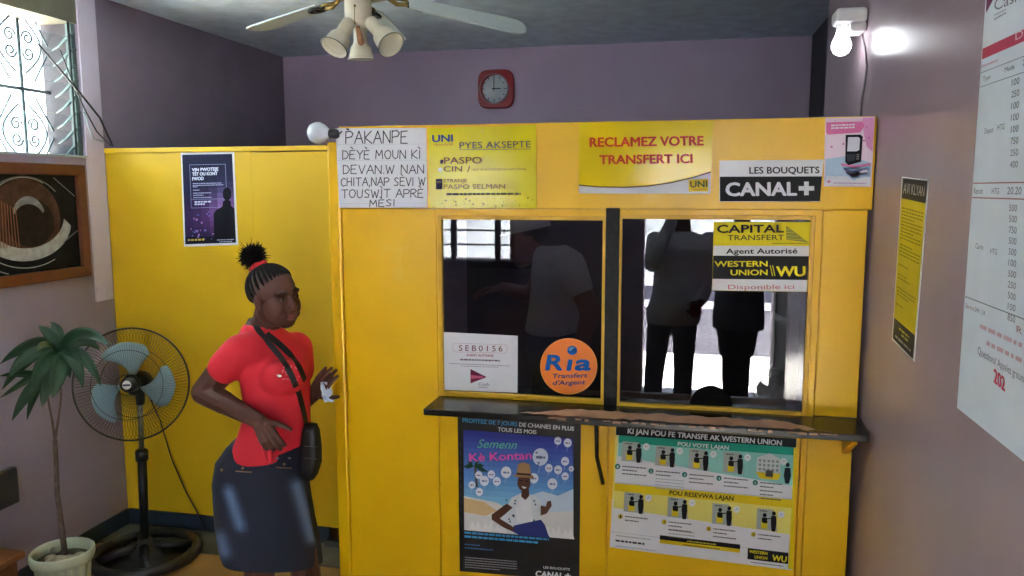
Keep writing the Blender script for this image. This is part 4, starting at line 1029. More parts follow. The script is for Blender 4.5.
fu = V((0, 0, 1)); fr_ = fu.cross(fn).normalized(); fu = fn.cross(fr_).normalized()
RC = .258
def fp(a, r, h): return FC+fn*h+(fr_*cos(a)+fu*sin(a))*r
mb = MB(); mb.lathe([(.03, -.14), (.055, -.12), (.06, -.05), (.045, -.025)], FC, fn, m_fanblk, 20); mb.tube([FC-fn*.07, ft+V((0, 0, -.05)), ft+V((0,0,-.09))], [.025, .022, .02], m_fanblk, 10); mb.build('motor', pf)
mb = MB()
for h, s_ in ((.05, 1), (-.03, -1)):
    for k in range(100):
        a = 2*pi*k/100
        mb.tube([fp(a, .045, h+s_*.012), fp(a+.12, RC*.6, h+s_*.01), fp(a+.16, RC*.9, h), fp(a+.17, RC, .01)], .0009, m_fanblk, 3)
    for rr in (.045, RC*.62): mb.tube([fp(2*pi*k/40, rr, h+s_*.011) for k in range(40)], .0016, m_fanblk, 4, True)
mb.build('wire_guard', pf)
mb = MB(); mb.tube([fp(2*pi*k/60, RC+.002, .01) for k in range(60)], .0045, m_fanblk, 6, True); mb.build('guard_rim', pf)
for a0 in (92, -14, 208):
    mb = MB(); top = []; N1 = 10
    for i in range(N1+1):
        r = .045+(.20-.045)*i/N1; t = i/N1
        half = radians(10+28*min(1, t*1.25)**.9*(1-.28*max(0, t-.75)/.25))
        for j in range(7):
            s_ = j/6*2-1; rr = r*(1-.06*abs(s_)*t); top.append(fp(radians(a0+22*(t-.5))+s_*half, rr, .008+s_*.018+.004))
    n_ = len(top); vs = top+[p-fn*.003 for p in top]; fs = []
    for i in range(N1):
        for j in range(6):
            q_ = (i*7+j, i*7+j+1, i*7+j+8, i*7+j+7); fs.append(q_); fs.append([k+n_ for k in q_[::-1]])
    for i in range(N1): fs.append((i*7, i*7+7, i*7+7+n_, i*7+n_)); fs.append((i*7+6, i*7+6+n_, i*7+13+n_, i*7+13))
    for j in range(6): fs.append((j, j+n_, j+1+n_, j+1)); fs.append((N1*7+j, N1*7+j+1, N1*7+j+1+n_, N1*7+j+n_))
    mb.add(vs, fs, m_fblade, True); mb.build('blade', pf)
mb = MB(); mb.lathe([(.036, -.02), (.036, .045), (.03, .062), (0, .064)], FC, fn, m_fanblk, 24); hb = mb.build('hub', pf)
mb = MB(); mb.lathe([(0, .064), (.02, .064), (.019, .0665), (0, .067)], FC, fn, mat('badge_white', (206, 206, 214), .4), 24, False)
mb.obox(FC+fn*.0675, fr_*.0165, fu*.004, fn*.0004, mat('badge_blue', (40, 60, 120), .4)); mb.build('badge', hb)
mb = MB(); cp = [FC-fn*.12+V((.02, 0, -.03)), onY(160, 420, YP-.05), onY(172, 460, YP-.02), onY(186, 492, YP-.02), onY(196, 510, YP-.02), onZ(206, 530, .03)]
mb.tube(cp, .0035, m_fanblk, 6); mb.build('power_cord', pf)

# potted plant
PB = V((-2.50, 2.66, 0))
pp = thing('potted_plant', PB, 'tall thin stemmed dracaena with drooping dark leaves in a cream ribbed pot', 'plant')
m_pot = mat('cream_green_pot', (172, 178, 152), .5); m_soil = mat('grey_soil', (84, 80, 66), .9, var=.3, scale=30, bump=.6)
m_bark = mat('grey_brown_bark', (92, 78, 70), .8, var=.3, scale=60, bump=.5); m_leaf_ = mat('dark_green_leaf', (26, 56, 30), .4, var=.25, scale=10, spec=.3)
PT = .315; PK = .82
mb = MB(); n = 72; prof = [(.088, .0), (.095, .02), (.118, .17), (.128, PT-.05)]
vs = []; fs = []
for r, h in prof:
    for k in range(n): rr = r*PK+(.0025 if k % 4 < 2 else -.0015); vs.append(PB+V((rr*cos(2*pi*k/n), rr*sin(2*pi*k/n), h)))
fs = [(i*n+k, i*n+(k+1) % n, (i+1)*n+(k+1) % n, (i+1)*n+k) for i in range(3) for k in range(n)]+[list(range(n))[::-1]]
mb.add(vs, fs, m_pot)
mb.lathe([(r_*PK, h_) for r_, h_ in ((.128, PT-.052), (.142, PT-.05), (.150, PT-.03), (.149, PT-.006), (.142, PT), (.132, PT-.006), (.128, PT-.03), (.12, PT-.1))], PB, (0, 0, 1), m_pot, 48, False); mb.build('pot', pp)
mb = MB(); mb.lathe([(0, .05), (.08, .05), (.125*PK, PT-.045), (.07, PT-.035), (0, PT-.03)], PB, (0, 0, 1), m_soil, 32, False)
mb.build('soil', pp)
for k in range(9):
    a = random.uniform(0, 6.28); r = random.uniform(.025, .075); mb = MB(); mb.ell(PB+V((r*cos(a), r*sin(a), PT-.03)), (random.uniform(.016, .035), random.uniform(.015, .03), .014), mat('pale_stone', (150, 146, 128), .8, var=.2), Matrix.Rotation(a, 3, 'Z'), 10, 6); mb.build('stone', pp)
yy = PB.y
tp = [(66, 552), (64, 536), (61, 515), (58, 495), (57, 475), (56, 455), (55, 440)]
def P_(x, y, o=0): return onY(x, y, yy+o)
base_ = P_(66, 552); sh = V((PB.x+.012-base_.x, 0, 0))
trunk = [P_(x, y)+sh*(1-i/6) for i, (x, y) in enumerate(tp)]
mb = MB(); mb.tube([trunk[0]+V((0, 0, -.03))]+trunk, [.012, .0115, .011, .0105, .0098, .0092, .009, .0085], m_bark, 8); mb.build('trunk', pp)
sA = [trunk[-1], P_(52, 420), P_(49, 405), P_(47, 392, .02)]; sB = [trunk[-1], P_(59, 415), P_(61, 398), P_(60, 372, -.02)]
for s_ in (sA, sB):
    mb = MB(); mb.tube(s_, [.006, .0045, .004, .004], m_bark, 7); mb.build('stem', pp)
def leaf(b, mid_, tip, wpx, mid_y=0, tip_y=0, by=0):
    p0, p1, p2 = P_(*b, by), P_(*mid_, mid_y), P_(*tip, tip_y); w_ = wpx*.0039; N1 = 12; vs = []; view = (EYE-p1).normalized()
    for i in range(N1+1):
        t = i/N1; p = p0*(1-t)**2+p1*2*t*(1-t)+p2*t*t; d_ = ((p1-p0)*(1-t)+(p2-p1)*t).normalized()
        sd = d_.cross(view+V((0, 0, .4))).normalized(); ww = w_*(sin(pi*min(1, t**.8))**.8 if t < .999 else .02)+.002*(1-t)
        up_ = sd.cross(d_); g = .35*ww
        vs += [p-sd*ww+up_*g, p-sd*ww*.5+up_*g*.35, p, p+sd*ww*.5+up_*g*.35, p+sd*ww+up_*g]
    n_ = len(vs); off = [(vs[5*i+2]-vs[5*i+1]).cross(vs[min(5*i+7, n_-1)]-vs[5*i+2] if i < N1 else vs[5*i+2]-vs[5*i-3]).normalized()*.0012 for i in range(N1+1) for _ in range(5)]
    vv = vs+[v+o for v, o in zip(vs, off)]; fs = []
    for i in range(N1):
        for j in range(4): q_ = [5*i+j, 5*i+j+1, 5*i+j+6, 5*i+j+5]; fs.append(q_); fs.append([k+n_ for k in q_[::-1]])
        fs.append([5*i, 5*i+5, 5*i+5+n_, 5*i+n_]); fs.append([5*i+4, 5*i+4+n_, 5*i+9+n_, 5*i+9])
    mb = MB(); mb.add(vv, fs, m_leaf_, True); mb.build('leaf', pp, recalc=True)
A, B = (47, 378), (60, 352)
for b, m_, t_, w_, my, ty in (
    ((58,347),(54,335),(38,326),6,.0,.0), ((58,350),(62,330),(50,322),5,.05,.05), (B,(80,322),(110,346),8,-.02,-.1), (B,(82,332),(100,350),6,.08,.1), (B,(84,345),(101,386),6,-.05,-.1),
    (B,(76,350),(83,388),7,-.08,-.12), (B,(40,332),(0,364),7,.0,-.05), ((52,356),(30,345),(8,378),7,-.06,-.12), ((54,352),(28,352),(2,390),6,.05,.0), (B,(44,358),(30,395),8,-.1,-.16),
    (B,(50,372),(42,408),8,-.06,-.1), (A,(30,385),(12,421),6,-.03,-.06), (A,(34,388),(27,420),4,.04,.04), (A,(24,372),(0,376),4,.03,.0), ((50,366),(28,380),(0,398),4,.05,.05), (B,(62,372),(52,398),8,-.1,-.14), (B,(70,338),(92,338),5,.1,.14),
    (B,(66,362),(70,378),5,.02,.0), ((57,352),(45,340),(36,352),5,-.12,-.2)):
    leaf(b, m_, t_, w_, my, ty)

# dark box on the left wall and the wooden stool at the left edge
e0, e1 = onX(-14, 470, XL), onX(17, 500, XL)
mb = MB(); z0, z1 = onX(17, 500, XL).z+.0, onX(16, 464, XL).z
mb.box((XL+.001, e0.y-.05, z0), (XL+.032, e1.y-.015, z1), m_dark); wb = mb.build('wall_box', None, 'dark grey box mounted low on the left wall left of the plant stem', 'box', bevel=.006)
st = thing('wooden_stool', V((-2.70, 2.36, 0)), 'low orange brown wooden stool at the lower left edge beside the cream pot', 'stool')
m_wood = mat('orange_brown_wood', (116, 70, 34), .5, var=.2, scale=8)
mb = MB(); mb.box((-2.88, 2.18, .33), (-2.56, 2.54, .36), m_wood); mb.build('seat', st, bevel=.006)
for sx in (-2.85, -2.60):
    for sy in (2.21, 2.50): mb = MB(); mb.box((sx-.018, sy-.018, 0), (sx+.018, sy+.018, .33), m_wood); mb.build('leg', st, bevel=.003)
for sy in (2.21, 2.50): mb = MB(); mb.box((-2.83, sy-.01, .26), (-2.62, sy+.01, .32), m_wood); mb.build('apron', st)

# white desk fan by the street door, seen mirrored in the right window
DF = V((.70, -.72, .0)); df = thing('floor_fan', DF, 'small white round fan on the floor by the street door, mirrored in the right window', 'fan')
dc = DF+V((0, 0, .30)); dn = V((-.2, .95, .12)).normalized(); dr_ = V((0, 0, 1)).cross(dn).normalized(); du_ = dn.cross(dr_)
def dp(a, r, h): return dc+dn*h+(dr_*cos(a)+du_*sin(a))*r
mb = MB(); mb.lathe([(.10, 0), (.10, .02), (.04, .04), (.022, .05), (.02, .16)], DF, (0, 0, 1), m_white, 28); mb.build('base', df)
mb = MB(); mb.lathe([(.025, -.11), (.045, -.09), (.045, -.03)], dc, dn, m_white, 20); mb.tube([DF+V((0, 0, .15)), dc-dn*.07], .02, m_white, 10); mb.build('motor', df)
mb = MB()
for h in (.035, -.035):
    for k in range(48): a = 2*pi*k/48; mb.tube([dp(a, .035, h), dp(a+.1, .12, h), dp(a+.12, .16, 0)], .002, m_white, 4)
    for r in (.035, .08, .12): mb.tube([dp(2*pi*k/36, r, h) for k in range(36)], .002, m_white, 4, True)
mb.tube([dp(2*pi*k/36, .162, 0) for k in range(36)], .005, m_white, 6, True); mb.build('wire_guard', df)
for k in range(3):
    a0 = k*2*pi/3; mb = MB(); mb.prism([dp(a0-.2, .03, -.004), dp(a0-.5, .13, .006), dp(a0, .145, .004), dp(a0+.45, .13, -.008), dp(a0+.3, .03, -.006)], dn*.003, mat('pale_blade', (170, 180, 186), .4)); mb.build('blade', df)
mb = MB(); mb.lathe([(.03, -.03), (.03, .02), (.02, .03), (0, .031)], dc, dn, m_white, 18); mb.build('hub', df)
# ================================================================ PEOPLE
m_skin = mat('dark_brown_skin', (84, 53, 44), .5, var=.05, scale=20, spec=.3); m_lips = mat('lip_brown', (104, 56, 52), .4)
m_eye = mat('eye_white', (112, 100, 94), .5, spec=.2); m_iris = mat('eye_dark', (20, 14, 12), .5); m_hair = mat('black_hair', (15, 13, 14), .7, var=.3, scale=60, spec=.2); m_scalp = mat('scalp_between_rows', (84, 58, 50), .6)
def head(mb, c, hf, hu, s=1.0):
    """adds head shapes; returns local->world and an assign function (0 skin, 1 eye white, 2 dark, 3 lips, 4 scalp)"""
    hf = V(hf).normalized(); hu = V(hu); hu = (hu-hf*hu.dot(hf)).normalized(); hl = hu.cross(hf)
    Rm = Matrix((hf, hl, hu)).transposed()
    def P(f, l, u): return c+(hf*f+hl*l+hu*u)*s
    def E(f, l, u, a, b, d): mb.ell(P(f, l, u), (a*s, b*s, d*s), m_skin, Rm, 20, 14)
    E(-.012, 0, .028, .093, .072, .083); E(.03, 0, .035, .052, .056, .05); E(.026, 0, -.028, .058, .058, .078); E(.048, 0, -.085, .031, .034, .026)
    for k in (-1, 1):
        E(.05, k*.034, -.03, .03, .028, .032); E(.0, k*.044, -.055, .042, .019, .034); E(.068, k*.027, .02, .017, .027, .011)
        E(.0665, k*.031, .0, .0165, .0165, .0125); E(.036, k*.044, -.036, .040, .023, .046); E(-.004, k*.071, -.012, .016, .008, .027); E(.028, k*.028, -.074, .042, .026, .028); E(.084, k*.0145, -.036, .012, .011, .0095)
        E(.06, k*.028, -.06, .025, .02, .02)
    mb.cap(P(.074, 0, .004), .009*s, P(.091, 0, -.030), .0125*s, m_skin)
    E(.083, 0, -.056, .014, .025, .0085); E(.081, 0, -.0685, .014, .021, .0095)
    def loc(p): d = (p-c)/s; return d.dot(hf), d.dot(hl), d.dot(hu)
    def assign(p, n):
        f, l, u = loc(p)
        if abs(f) > .16 or abs(l) > .12 or u < -.12 or u > .15: return 0
        a = abs(l)
        if f > .06 and ((a-.0325)/.0125)**2+((u-.0005)/.0052)**2 < 1: return 2 if ((a-.0325)/.0072)**2+((u-.001)/.007)**2 < 1 else 1
        if f > .06 and ((a-.030)/.019)**2+((u-.0215-.12*(.03-abs(a-.03)))/.0035)**2 < 1: return 2
        if f > .078 and a < .025 and -.0775 < u < -.049: return 3
        if u > .073-.9*(.05-f) and u > -.06 and not (f > -.03 and a > .066 and u < .02): return 4
        return 0
    return P, assign, Rm, hf, hl, hu
def hand(mb, w, d, n, side, s=1.0, curl=(20, 25, 20), spread=4, thumb=(.65, .75, -.15), m=None):
    w, d, n = V(w), V(d).normalized(), V(n); n = (n-d*n.dot(d)).normalized()
    sd = d.cross(n); sd = sd if sd.dot(V(side)) > 0 else -sd
    m = m or m_skin
    offs = (.028, .0095, -.0095, -.027); lens = (.068, .076, .070, .055)
    for i in range(4):
        k = w+d*(.085-.004*abs(i-1))*s+sd*offs[i]*s
        mb.cap(w+sd*offs[i]*.6*s, .013*s, k, .0108*s, m, 10)
        ang = radians(spread*(1.5-i)); q = d*cos(ang)+sd*sin(ang); p = k; ax = q.cross(-n)
        for j, fr in enumerate((.46, .30, .24)):
            q = Matrix.Rotation(radians(curl[j]*(1+.12*i)), 3, ax) @ q
            p2 = p+q*lens[i]*fr*s; mb.cap(p, (.0095-.0008*j)*s, p2, (.0088-.001*j)*s, m, 10); p = p2
    tb = w+d*.022*s+sd*.022*s; td = (d*thumb[0]+sd*thumb[1]+n*thumb[2]).normalized()
    t1 = tb+td*.036*s; td2 = (td+d*.35).normalized(); t2 = t1+td2*.03*s; t3 = t2+(td2+d*.2).normalized()*.024*s
    mb.cap(tb-td*.012*s, .014*s, t1, .0115*s, m, 10); mb.cap(t1, .0108*s, t2, .0098*s, m, 10); mb.cap(t2, .0095*s, t3, .0078*s, m, 10)

# ---------------------------------------------------------------- the woman
WY = 2.50
def Wp(x, y, dy=0.): return onY(x, y, WY+dy)
bf = V((.77, -.64, 0)).normalized(); bR = V((-bf.y*-1, 0, 0)); bR = V((bf.y, -bf.x, 0))   # right-hand side
wo = thing('person', V((Wp(272, 460).x, WY, 0)), 'person in a red top and dark denim skirt stepping towards the booth door', 'person')
wo['category'] = 'person'
mb = MB()
hc = Wp(274, 296, -.02); toc = V((EYE.x-hc.x, EYE.y-hc.y, 0)).normalized(); rt = V((0, 0, 1)).cross(-toc) * -1
rt = (-toc).cross(V((0, 0, 1)))           # image right
hf = rt*sin(radians(43))+toc*cos(radians(43))+V((0, 0, -.02))
hu = V((0, 0, 1))-rt*.16-toc*.05
HP, h_assign, HR, hf_, hl_, hu_ = head(mb, hc, hf, hu, .99)
nb0 = Wp(263, 338, .02)
mb.cap(HP(-.028, 0, -.055), .05, nb0, .052, m_skin); mb.cap(nb0, .055, nb0-V((0, 0, .06)), .075, m_skin)
rows = []
def trow(px, py, a, b, dy=0., k=1.0): return (Wp(px, py, dy), bR*a*k, bf*b*k)
TR = [(260,318,.044,.046),(260,323,.054,.052),(262,331,.076,.058),(265,338,.100,.064),(268,346,.118,.072),(271,358,.122,.086),(275,376,.118,.098),(277,396,.114,.093),(277,416,.114,.090),(274,436,.128,.100),(270,448,.138,.110),(269,456,.140,.112)]
mb.loft([trow(x, y, a, b, 0, .90) for x, y, a, b in TR]+[trow(268, 480, .135, .105), trow(267, 500, .12, .1)], m_skin, 28)
shR, elR, wrR = Wp(240, 350, -.10), Wp(204, 392, -.10), Wp(259, 421, -.20)
shL, elL, wrL = Wp(296, 347, .10), Wp(301, 402, .16), Wp(313, 395, .09)
mb.cap(shR-V((0, 0, .006)), .047, shR+(elR-shR)*.5, .050, m_skin); mb.cap(shR+(elR-shR)*.5, .050, elR, .044, m_skin); mb.cap(elR, .044, elR+(wrR-elR)*.4, .040, m_skin); mb.cap(elR+(wrR-elR)*.4, .038, wrR, .026, m_skin)
mb.cap(shL-V((0, 0, .006)), .046, elL, .038, m_skin); mb.cap(elL, .038, wrL, .026, m_skin)
hd = (Wp(270, 440, -.22)-wrR); hand(mb, wrR, hd, -toc*-1+V((0,0,.1)), rt, .9, (28, 34, 26), 3)
hdL = Wp(331, 371, .06)-wrL; hand(mb, wrL, hdL, (toc*.75-rt*.6), V((.6, -.2, -.75)), .92, (4, 6, 6), 1.5, (.55, .8, -.1))
hipR, hipL = Wp(256, 485, -.05), Wp(284, 485, .07)
knR, knL = Wp(259, 553, -.05), Wp(303, 553, .02)
anR = V((knR.x-.01, knR.y+.02, .085)); anL = V((knL.x+.07, knL.y-.03, .085))
for h_, k_, a_ in ((hipR, knR, anR), (hipL, knL, anL)):
    mb.cap(h_, .085, k_, .056, m_skin); c_ = k_+(a_-k_)*.35-bf*.012; mb.cap(k_, .054, c_, .054, m_skin); mb.cap(c_, .054, a_, .034, m_skin)
    mb.cap(a_-V((0, 0, .03))-bf*.03, .034, a_-V((0, 0, .055))+bf*.11, .026, m_skin)
body = fuse(mb, 'body', wo, [m_skin, m_eye, m_iris, m_lips, m_scalp], .0031, 6, .5, h_assign)
# red top
m_redtop = mat('red_cotton', (214, 34, 52), .75, var=.05, scale=8)
mb = MB()
mb.loft([trow(x, y, a, b, 0, 1.05) for x, y, a, b in TR[1:]], m_redtop, 32)
for a_, b_ in ((shR, elR), (shL, elL)):
    e_ = a_+(b_-a_)*.42; mb.cap(a_+bR*(.035 if a_ is shL else -.035)-V((0, 0, .006)), .064, a_-V((0, 0, .004)), .061, m_redtop); mb.cap(a_-V((0, 0, .004)), .061, e_, .060, m_redtop)
mb.ell(Wp(291, 377, -.055), (.05, .05, .06), m_redtop); mb.ell(Wp(276, 378, -.085), (.055, .05, .06), m_redtop)
top_ = fuse(mb, 'red_top', wo, [m_redtop], .006, 18)
tbv = bvh(top_)
def onshirt(x, y, off=.003):
    d = ray(x, y).normalized(); h = tbv.ray_cast(EYE, d)
    if h[0] is None: return onY(x, y, WY-.1), V((0, -1, 0))
    n = h[1] if h[1].dot(d) < 0 else -h[1]
    return h[0]+n*off, n
m_strap = mat('black_strap', (16, 15, 18), .6)
def strap(pts, w_, nm, m=None, off=.003):
    P3 = []; N3 = []
    for (xa_, ya_), (xb_, yb_) in zip(pts, pts[1:]):
        for k in range(6): p, n = onshirt(xa_+(xb_-xa_)*k/6, ya_+(yb_-ya_)*k/6, off); P3.append(p); N3.append(n)
    p, n = onshirt(*pts[-1], off); P3.append(p); N3.append(n)
    for _ in range(3): P3 = [P3[0]]+[(P3[i-1]+P3[i]*2+P3[i+1])/4 for i in range(1, len(P3)-1)]+[P3[-1]]; N3 = [N3[0]]+[(N3[i-1]+N3[i]*2+N3[i+1]).normalized() for i in range(1, len(N3)-1)]+[N3[-1]]
    mb = MB(); mb.ribbon(P3, N3, w_, .003, m or m_strap); return mb.build(nm, wo)
strap([(254,323),(260,333),(268,343),(280,357),(291,374),(298,392),(303,412),(306,428)], .020, 'bag_strap')
strap([(266,334),(277,343),(287,352),(297,364),(304,380)], .022, 'neck_band')
mb = MB()
for k in range(26):
    p, n = onshirt(282+random.uniform(0, 17), 366+random.uniform(0, 14), .0015); u_ = n.orthogonal().normalized(); w_ = n.cross(u_)
    mb.prism([p+u_*.0035, p+w_*.0035, p-u_*.0035, p-w_*.0035], n*.0006, ink(232, 120, 130))
mb.build('printed_dots', wo)
mb = MB(); p, n = onshirt(279, 376, .001); mb.ell(p, (.011, .004, .006), mat('silver_button', (210, 206, 206), .25, .7)); mb.build('brooch', wo)
# skirt
m_denim = bpy.data.materials.new('faded_dark_denim'); m_denim.use_nodes = True
nt = m_denim.node_tree; b_ = nt.nodes['Principled BSDF']; b_.inputs['Roughness'].default_value = .8
at_ = nt.nodes.new('ShaderNodeAttribute'); at_.attribute_name = 'fade'; mx_ = nt.nodes.new('ShaderNodeMix'); mx_.data_type = 'RGBA'
mx_.inputs[6].default_value = (lin(15), lin(18), lin(38), 1); mx_.inputs[7].default_value = (lin(128), lin(160), lin(206), 1)
nz_ = nt.nodes.new('ShaderNodeTexNoise'); nz_.inputs['Scale'].default_value = 140; ma_ = nt.nodes.new('ShaderNodeMath'); ma_.operation = 'MULTIPLY_ADD'
ma_.inputs[1].default_value = .03; nt.links.new(nz_.outputs['Fac'], ma_.inputs[0]); nt.links.new(at_.outputs['Fac'], ma_.inputs[2])
nt.links.new(ma_.outputs[0], mx_.inputs[0]); nt.links.new(mx_.outputs[2], b_.inputs['Base Color'])
SK = [(434,238,304),(446,226,311),(460,216,310),(480,213,309),(500,214,312),(520,215.5,315.5),(540,218,320),(552,220,322),(562,223,323)]
def srow(y, xl, xr, k=1.0, dz=0): c_ = Wp((xl+xr)/2, y); h_ = (xr-xl)/2*(c_-EYE).dot(CF)/FPX*.965; return (c_, rt*h_, toc*-h_*.8)
SKf = []
for i in range(len(SK)-1):
    for k in range(4): t = k/4; SKf.append(tuple(SK[i][j]*(1-t)+SK[i+1][j]*t for j in range(3)))
SKf.append(SK[-1])
mb = MB(); rws = [srow(*r) for r in SKf]
n = 64; vs = []; fs = []
def sk_pt(c_, a_, d_, q_, k, hem):
    w_ = 1+.015*hem*sin(5*q_+1)
    p = c_+a_*cos(q_)*k*w_+d_*sin(q_)*k*w_
    p.z += hem*(-.034*cos(q_-.9)-.0)   # slanting hem
    return p
NR = len(rws)
for ly in (1.0, .965):
    for i, (c_, a_, d_) in enumerate(rws):
        for j in range(n): vs.append(sk_pt(c_, a_, d_, 2*pi*j/n, ly, (i/(NR-1))**2))
o_ = NR*n
for i in range(NR-1):
    for j in range(n):
        a, b2, c2, d2 = i*n+j, i*n+(j+1) % n, (i+1)*n+(j+1) % n, (i+1)*n+j
        fs.append((a, b2, c2, d2)); fs.append((o_+d2, o_+c2, o_+b2, o_+a))
for j in range(n):
    fs.append((j, o_+j, o_+(j+1) % n, (j+1) % n)); a, b2 = (NR-1)*n+j, (NR-1)*n+(j+1) % n; fs.append((a, b2, o_+b2, o_+a))
mb.add(vs, fs, m_denim, True); skirt = mb.build('denim_skirt', wo, recalc=True)
at_d = skirt.data.attributes.new('fade', 'FLOAT', 'POINT'); so_ = root_of(wo)
for i, v in enumerate(skirt.data.vertices):
    p = v.co+so_; d_ = p-EYE; x = 512+FPX*d_.dot(CR)/d_.dot(CF); y = 288-FPX*d_.dot(CU)/d_.dot(CF); val = 0
    if p.y < WY+.03:
        for x0_, y0_, x1_, y1_, w_, s_ in ((229,492,240,526,5,.5),(297,486,312,538,5.5,.6),(220,538,224,552,6,.4),(240,436,252,441,7,.4)):
            L2 = (x1_-x0_)**2+(y1_-y0_)**2; t = max(0, min(1, ((x-x0_)*(x1_-x0_)+(y-y0_)*(y1_-y0_))/L2)); q_ = math.hypot(x-x0_-t*(x1_-x0_), y-y0_-t*(y1_-y0_))
            val = max(val, s_*math.exp(-(q_/w_)**2))
    at_d.data[i].value = val
sbv = bvh(skirt)
def onsk(x, y, off=.002):
    d = ray(x, y).normalized(); h = sbv.ray_cast(EYE, d); n = h[1] if h[1].dot(d) < 0 else -h[1]; return h[0]+n*off, n
for x0_, x1_, y in ((236,252,471),(276,291,467)):
    mb = MB(); p, n_ = onsk(x0_, y); q_, _ = onsk(x1_, y+1); mb.tube([p, (p+q_)/2+n_*.001, q_], .0022, mat('brass_stud', (150, 120, 80), .45, .6), 5); mb.build('pocket_seam', skirt)
for x, y in ((243,468),(284,464),(222,470)):
    mb = MB(); p, n_ = onsk(x, y, .001); mb.ell(p, .005, mat('brass_stud', (0,0,0))); mb.build('stud', skirt)
for x in (277, 289):
    mb = MB(); p, n_ = onsk(x, 458, .002); mb.ell(p, (.008, .003, .004), mat('silver_button', (0,0,0))); mb.build('button', skirt)
mb = MB(); 
mb.cap(Wp(268, 446, -.15), .020, Wp(270, 459, -.15), .012, m_redtop); mb.build('shirt_tail', wo)
# hair: rows and puff
mb = MB(); bund = V((-.52, 0, .80)).normalized()
def skull(d): return V((-.012+.0925*d.x, .0716*d.y, .028+.0825*d.z))
def hw(q): return HP(q.x, q.y, q.z)
for k in range(23):
    ph = radians(-122+244*k/22); best = None
    for e in range(60, -50, -2):
        d_ = V((cos(ph)*cos(radians(e)), sin(ph)*cos(radians(e)), sin(radians(e)))); q_ = skull(d_)
        if q_.z < .073-.9*(.05-q_.x): break
        best = d_
    if best is None: continue
    pts = []; rs = []
    for i in range(15):
        t = i/14; d_ = (best*(1-t)+bund*t).normalized(); pts.append(hw(skull(d_))); rs.append(.0024+.0042*min(1, t*6)*(1-.3*t))
    mb.tube(pts, rs, m_hair, 6)
mb.build('cornrows', body)
bp0 = hw(skull(bund)); bdir = (HP(*bund)-HP(0, 0, 0)).normalized()
mb = MB(); bq = bdir.to_track_quat('Z', 'Y').to_matrix()
rg = [bp0+bdir*.004+bq @ V((.024*cos(2*pi*k/20), .024*sin(2*pi*k/20), .003*sin(4*pi*k/10))) for k in range(20)]
mb.tube(rg, .0095, mat('red_scrunchie', (196, 30, 48), .8, var=.2, scale=60, bump=.6), 8, True); mb.build('scrunchie', body)
mb = MB(); pc_ = bp0+bdir*.042; mb.ell(pc_, (.036, .034, .034), m_hair)
for k in range(1700):
    d_ = V((random.gauss(0, 1), random.gauss(0, 1), random.gauss(.25, 1))).normalized(); d_ = bq @ d_; L_ = random.uniform(.034, .044); j_ = V((random.gauss(0, .004), random.gauss(0, .004), random.gauss(0, .004)))
    mb.tube([pc_+d_*.024, pc_+d_*(L_*.7)+j_, pc_+d_*L_+j_*2], [.0016, .0013, .0008], m_hair, 3)
mb.build('hair_puff', body)
# bag and paper
bgp = onY(310, 448, WY-.02); bag = thing('shoulder_bag', bgp+V((0, 0, -.1)), 'small black shoulder bag hanging at the hip of the person in red', 'bag')
mb = MB(); bx_ = (rt*.6+toc*.4).normalized(); by_ = V((-bx_.y, bx_.x, 0))
rr = [(424,.020,.018),(430,.030,.022),(445,.036,.028),(462,.036,.03),(474,.030,.026),(479,.018,.016)]
mb.loft([(onY(311 if y < 470 else 309, y, WY-.02), bx_*a_, by_*b2) for y, a_, b2 in rr], m_strap, 24, ex=3); mb.build('bag_body', bag)
for y in (446, 458): mb = MB(); mb.tube([onY(304, y, WY-.055), onY(311, y+.5, WY-.06), onY(318, y+1, WY-.05)], .0016, mat('zip_grey', (96, 96, 100), .4, .5), 5); mb.build('zip', bag)
tp_ = wrL+hdL.normalized()*.075
mb = MB(); base = onY(327, 393, WY+.065); vs = []
for i in range(7):
    for j in range(7):
        u_, v_ = i/6-.5, j/6-.5; vs.append(base+rt*(u_*.036+random.uniform(-.003, .003))+V((0, 0, 1))*(-v_*.075+.004)+rt*v_*.012+toc*(random.uniform(-.007, .007)))
fs = [(i*7+j, i*7+j+1, i*7+j+8, i*7+j+7) for i in range(6) for j in range(6)]
vv = vs+[p-toc*.0015 for p in vs]; fs2 = fs+[[k+49 for k in f_[::-1]] for f_ in fs]
mb.add(vv, fs2, mat('crumpled_paper', (206, 218, 236), .7)); mb.build('paper_slip', None, 'crumpled white slip of paper held in the left hand of the person in red', 'paper')

